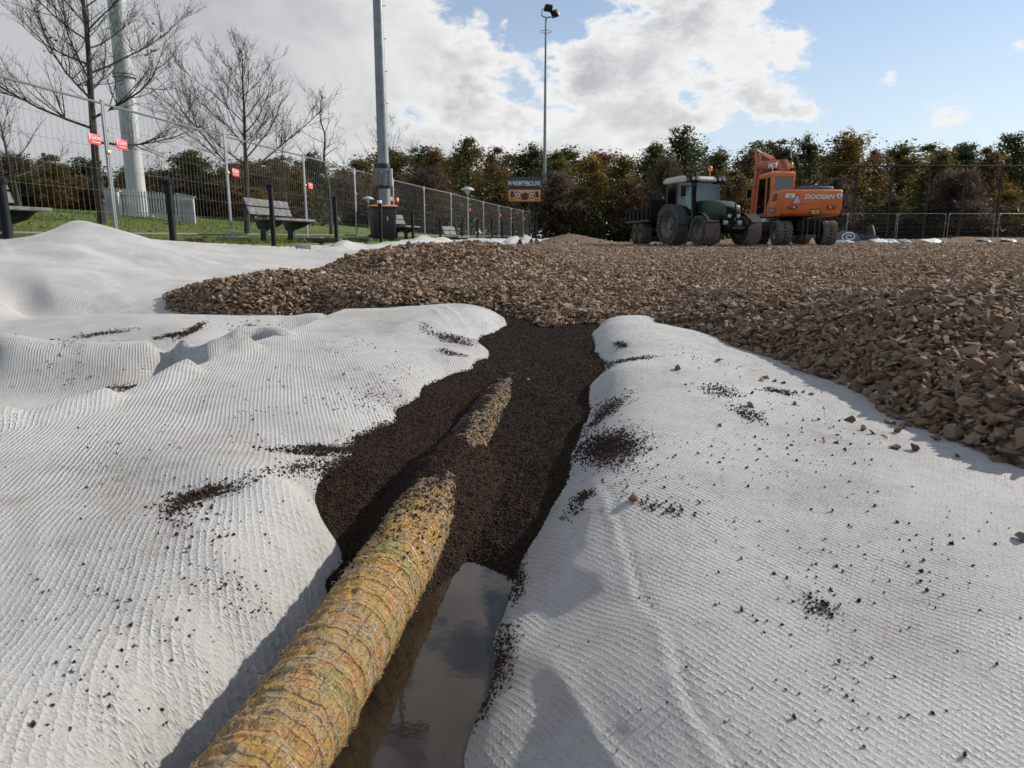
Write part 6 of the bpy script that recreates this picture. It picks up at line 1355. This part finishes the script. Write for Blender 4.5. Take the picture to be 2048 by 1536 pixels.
rowB = [(850, 330, 'twig', 120, 57, 'brown twiggy tree above the small bench, below the taller crowns'), (1118, 335, 'twig', 90, 60, 'brown twiggy tree right of the scoreboard'), (1345, 305, 'twig', 100, 58, 'brown twiggy tree above the trailer'), (1680, 350, 'twig', 90, 57, 'brown twiggy tree behind the excavator counterweight'), (1925, 330, 'twig', 130, 57, 'brown twiggy tree behind the ball fence at right'),
        (1480, 330, 'brown', 80, 60, 'low brown tree between tractor and excavator'), (1260, 340, 'orange', 80, 61, 'low rusty tree left of the trailer'), (1155, 360, 'gold', 90, 62, 'low golden tree above the grey stacks'), (760, 350, 'gold', 80, 58, 'low golden tree right beside the floodlight pole'), (690, 340, 'twig', 110, 56, 'brown twiggy tree left of the floodlight pole'),
        (1790, 380, 'olive', 90, 58, 'low olive tree behind the ball fence near the excavator'), (1850, 400, 'olive', 70, 58, 'lowest olive bush-like tree behind the ball fence'), (2030, 370, 'gold', 80, 58, 'low golden tree at the right edge behind the ball fence'), (1000, 350, 'olive', 80, 60, 'low olive tree left behind the scoreboard')]
for i, (px, ty, k, wp, Y, lab) in enumerate(rowB): leafy(k, px, ty, Y, wp, lab, i + 3, gz=0.0)
for i in range(30):        # a second, farther row closes most of the gaps
    px = -60 + i * 74 + (i * 53 % 31); k = ('green', 'olive', 'brown', 'green', 'olive', 'orange')[i % 6]
    leafy(k, px, 306 - (i * 29 % 36) + (16 if px < 700 else 0), 86 + i % 7, 135, '%s tree in the farther row behind the others, %s from the left' % (CN[k], ORD2[i] if i < len(ORD2) else '%dth' % (i + 1)), i, 'farther row of trees', 0.3)
rowC = [(400, 288, 'green', 110, 44, 'dark green tree right of the pale mast'), (452, 315, 'olive', 70, 46, 'olive tree right of the second fence joint'), (110, 315, 'brown', 100, 42, 'rounded brown tree left of the big bare tree'), (45, 335, 'green', 80, 43, 'dark green tree at the left edge behind the bench'), (440, 350, 'orange', 90, 43, 'rusty orange tree low beside the second fence joint'), (255, 330, 'gold', 60, 44, 'golden tree half hidden by the pale mast'), (170, 345, 'brown', 70, 44, 'low brown tree behind the trunk of the big bare tree'), (355, 345, 'twig', 90, 43, 'brown twiggy tree right of the cabinet'), (530, 330, 'twig', 90, 45, 'brown twiggy tree behind the nearest whole bench'), (510, 365, 'gold', 60, 42, 'low golden tree above the nearest whole bench'), (600, 335, 'brown', 80, 48, 'brown tree behind the third fence joint'),
        (15, 300, 'twig', 110, 46, 'brown twiggy tree far at the left edge'), (310, 345, 'brown', 80, 45, 'low brown tree right beside the pale mast'), (-40, 330, 'brown', 120, 42, 'brown tree cut by the left edge of the picture')]
for i, (px, ty, k, wp, Y, lab) in enumerate(rowC): leafy(k, px, ty, Y, wp * 1.1, lab, i + 1, 'trees behind the grass bank')
# undergrowth that reads as one dark mass
r = np.random.default_rng(77); cen = []; rad = []
for k in range(620):
    px = r.uniform(430, 2200); Y = r.uniform(57, 74); c = aty(px, 474, Y); cen.append((c.x, Y, 0.2 + 3.4 * r.random() ** 1.6)); rad.append(r.uniform(0.5, 1.0))
for k in range(200):
    px = r.uniform(-150, 640); Y = r.uniform(44, 52); c = aty(px, 440, Y); cen.append((c.x, Y, float(terrain_z(c.x, Y)) + r.uniform(0.2, 1.9))); rad.append(r.uniform(0.4, 0.8))
V, F, C = leaf_cloud(70000, np.array(cen), np.array(rad), 0.26, [(.030, .030, .012), (.045, .034, .016), (.022, .026, .010), (.055, .038, .016), (.035, .038, .013)], r)
ug = np_mesh('undergrowth', V, F, M_leaf, smooth=False, cols=C); tag(ug, 'dark mixed undergrowth along the foot of the far trees', 'undergrowth', kind='stuff')
# clipped hedge and dark screen at the right behind the far fence
def hedge(lab, px0, px1, Y, h, seed, pal):
    r = np.random.default_rng(seed); x0, x1 = aty(px0, 474, Y).x, aty(px1, 474, Y).x; n = int((x1 - x0) * 420)
    P_ = np.c_[r.uniform(x0, x1, n), Y + r.uniform(-.45, .45, n), r.random(n) ** 0.7 * h]; V, F, C = leaf_cloud(n, P_, np.full(n, 0.05), 0.13, pal, r)
    t = thing('hedge', lab, 'hedge', ((x0 + x1) / 2, Y, 0), 0, 'low hedges'); V = V - np.array([(x0 + x1) / 2, Y, 0]); np_mesh('foliage', V, F, M_leaf, t, False, C)
    b = MB()
    for k in range(int((x1 - x0) / 0.8)): xx = x0 - (x0 + x1) / 2 + 0.4 + k * 0.8; b.tube([(xx, 0, -0.1), (xx + 0.05, 0.03, h * 0.8)], 0.03, 5, False)
    b.build('stems', M_barkd, t)
hedge('low dark hedge right of the far end of the left fence', 1125, 1185, 68, 1.0, 5, [(.014, .022, .009), (.02, .028, .011)])
hedge('long low dark hedge behind the far fence at right', 1750, 2120, 55, 0.95, 6, [(.012, .013, .010), (.018, .018, .013)])

# ------------------------------------------------------------------ grass blades and fallen leaves on the bank
r = np.random.default_rng(9); n = 52000
yy = 6.5 + 34 * r.random(n) ** 1.6; s = 0.45 + 22 * r.random(n) ** 1.7; xx = XL(yy) - s
ok = (xx / yy > -0.80); xx, yy = xx[ok], yy[ok]; zz = terrain_z(xx, yy); n = len(xx)
a = r.uniform(0, 6.28, n); hgt = r.uniform(0.035, 0.085, n); wd = 0.006 + 0.0004 * yy; lx_ = r.normal(0, 0.03, n); ly_ = r.normal(0, 0.03, n)
V = np.stack([np.c_[xx - np.cos(a) * wd, yy - np.sin(a) * wd, zz - 0.01], np.c_[xx + np.cos(a) * wd, yy + np.sin(a) * wd, zz - 0.01], np.c_[xx + lx_, yy + ly_, zz + hgt]], 1).reshape(-1, 3)
pal = np.array([(.095, .155, .026), (.13, .18, .036), (.07, .12, .022), (.17, .17, .05)]); C = np.repeat(pal[r.integers(0, 4, n)] * r.uniform(0.7, 1.3, (n, 1)), 3, axis=0)
gb_ = np_mesh('grass', V, np.arange(3 * n).reshape(n, 3), M_leaf, smooth=False, cols=C); tag(gb_, 'short green grass on the bank behind the fence', 'grass', kind='stuff')
n = 900; yy = 7 + 26 * r.random(n) ** 1.4; xx = XL(yy) - 0.6 - 16 * r.random(n) ** 1.5; zz = terrain_z(xx, yy) + 0.05
V, F, C = leaf_cloud(n, np.c_[xx, yy, zz], np.full(n, 0.01), 0.09, [(.20, .11, .03), (.14, .07, .025), (.24, .16, .06)], r)
fl = np_mesh('fallen_leaves', V, F, M_leaf, smooth=False, cols=C); tag(fl, 'brown fallen leaves scattered over the grass bank', 'leaves', kind='stuff')
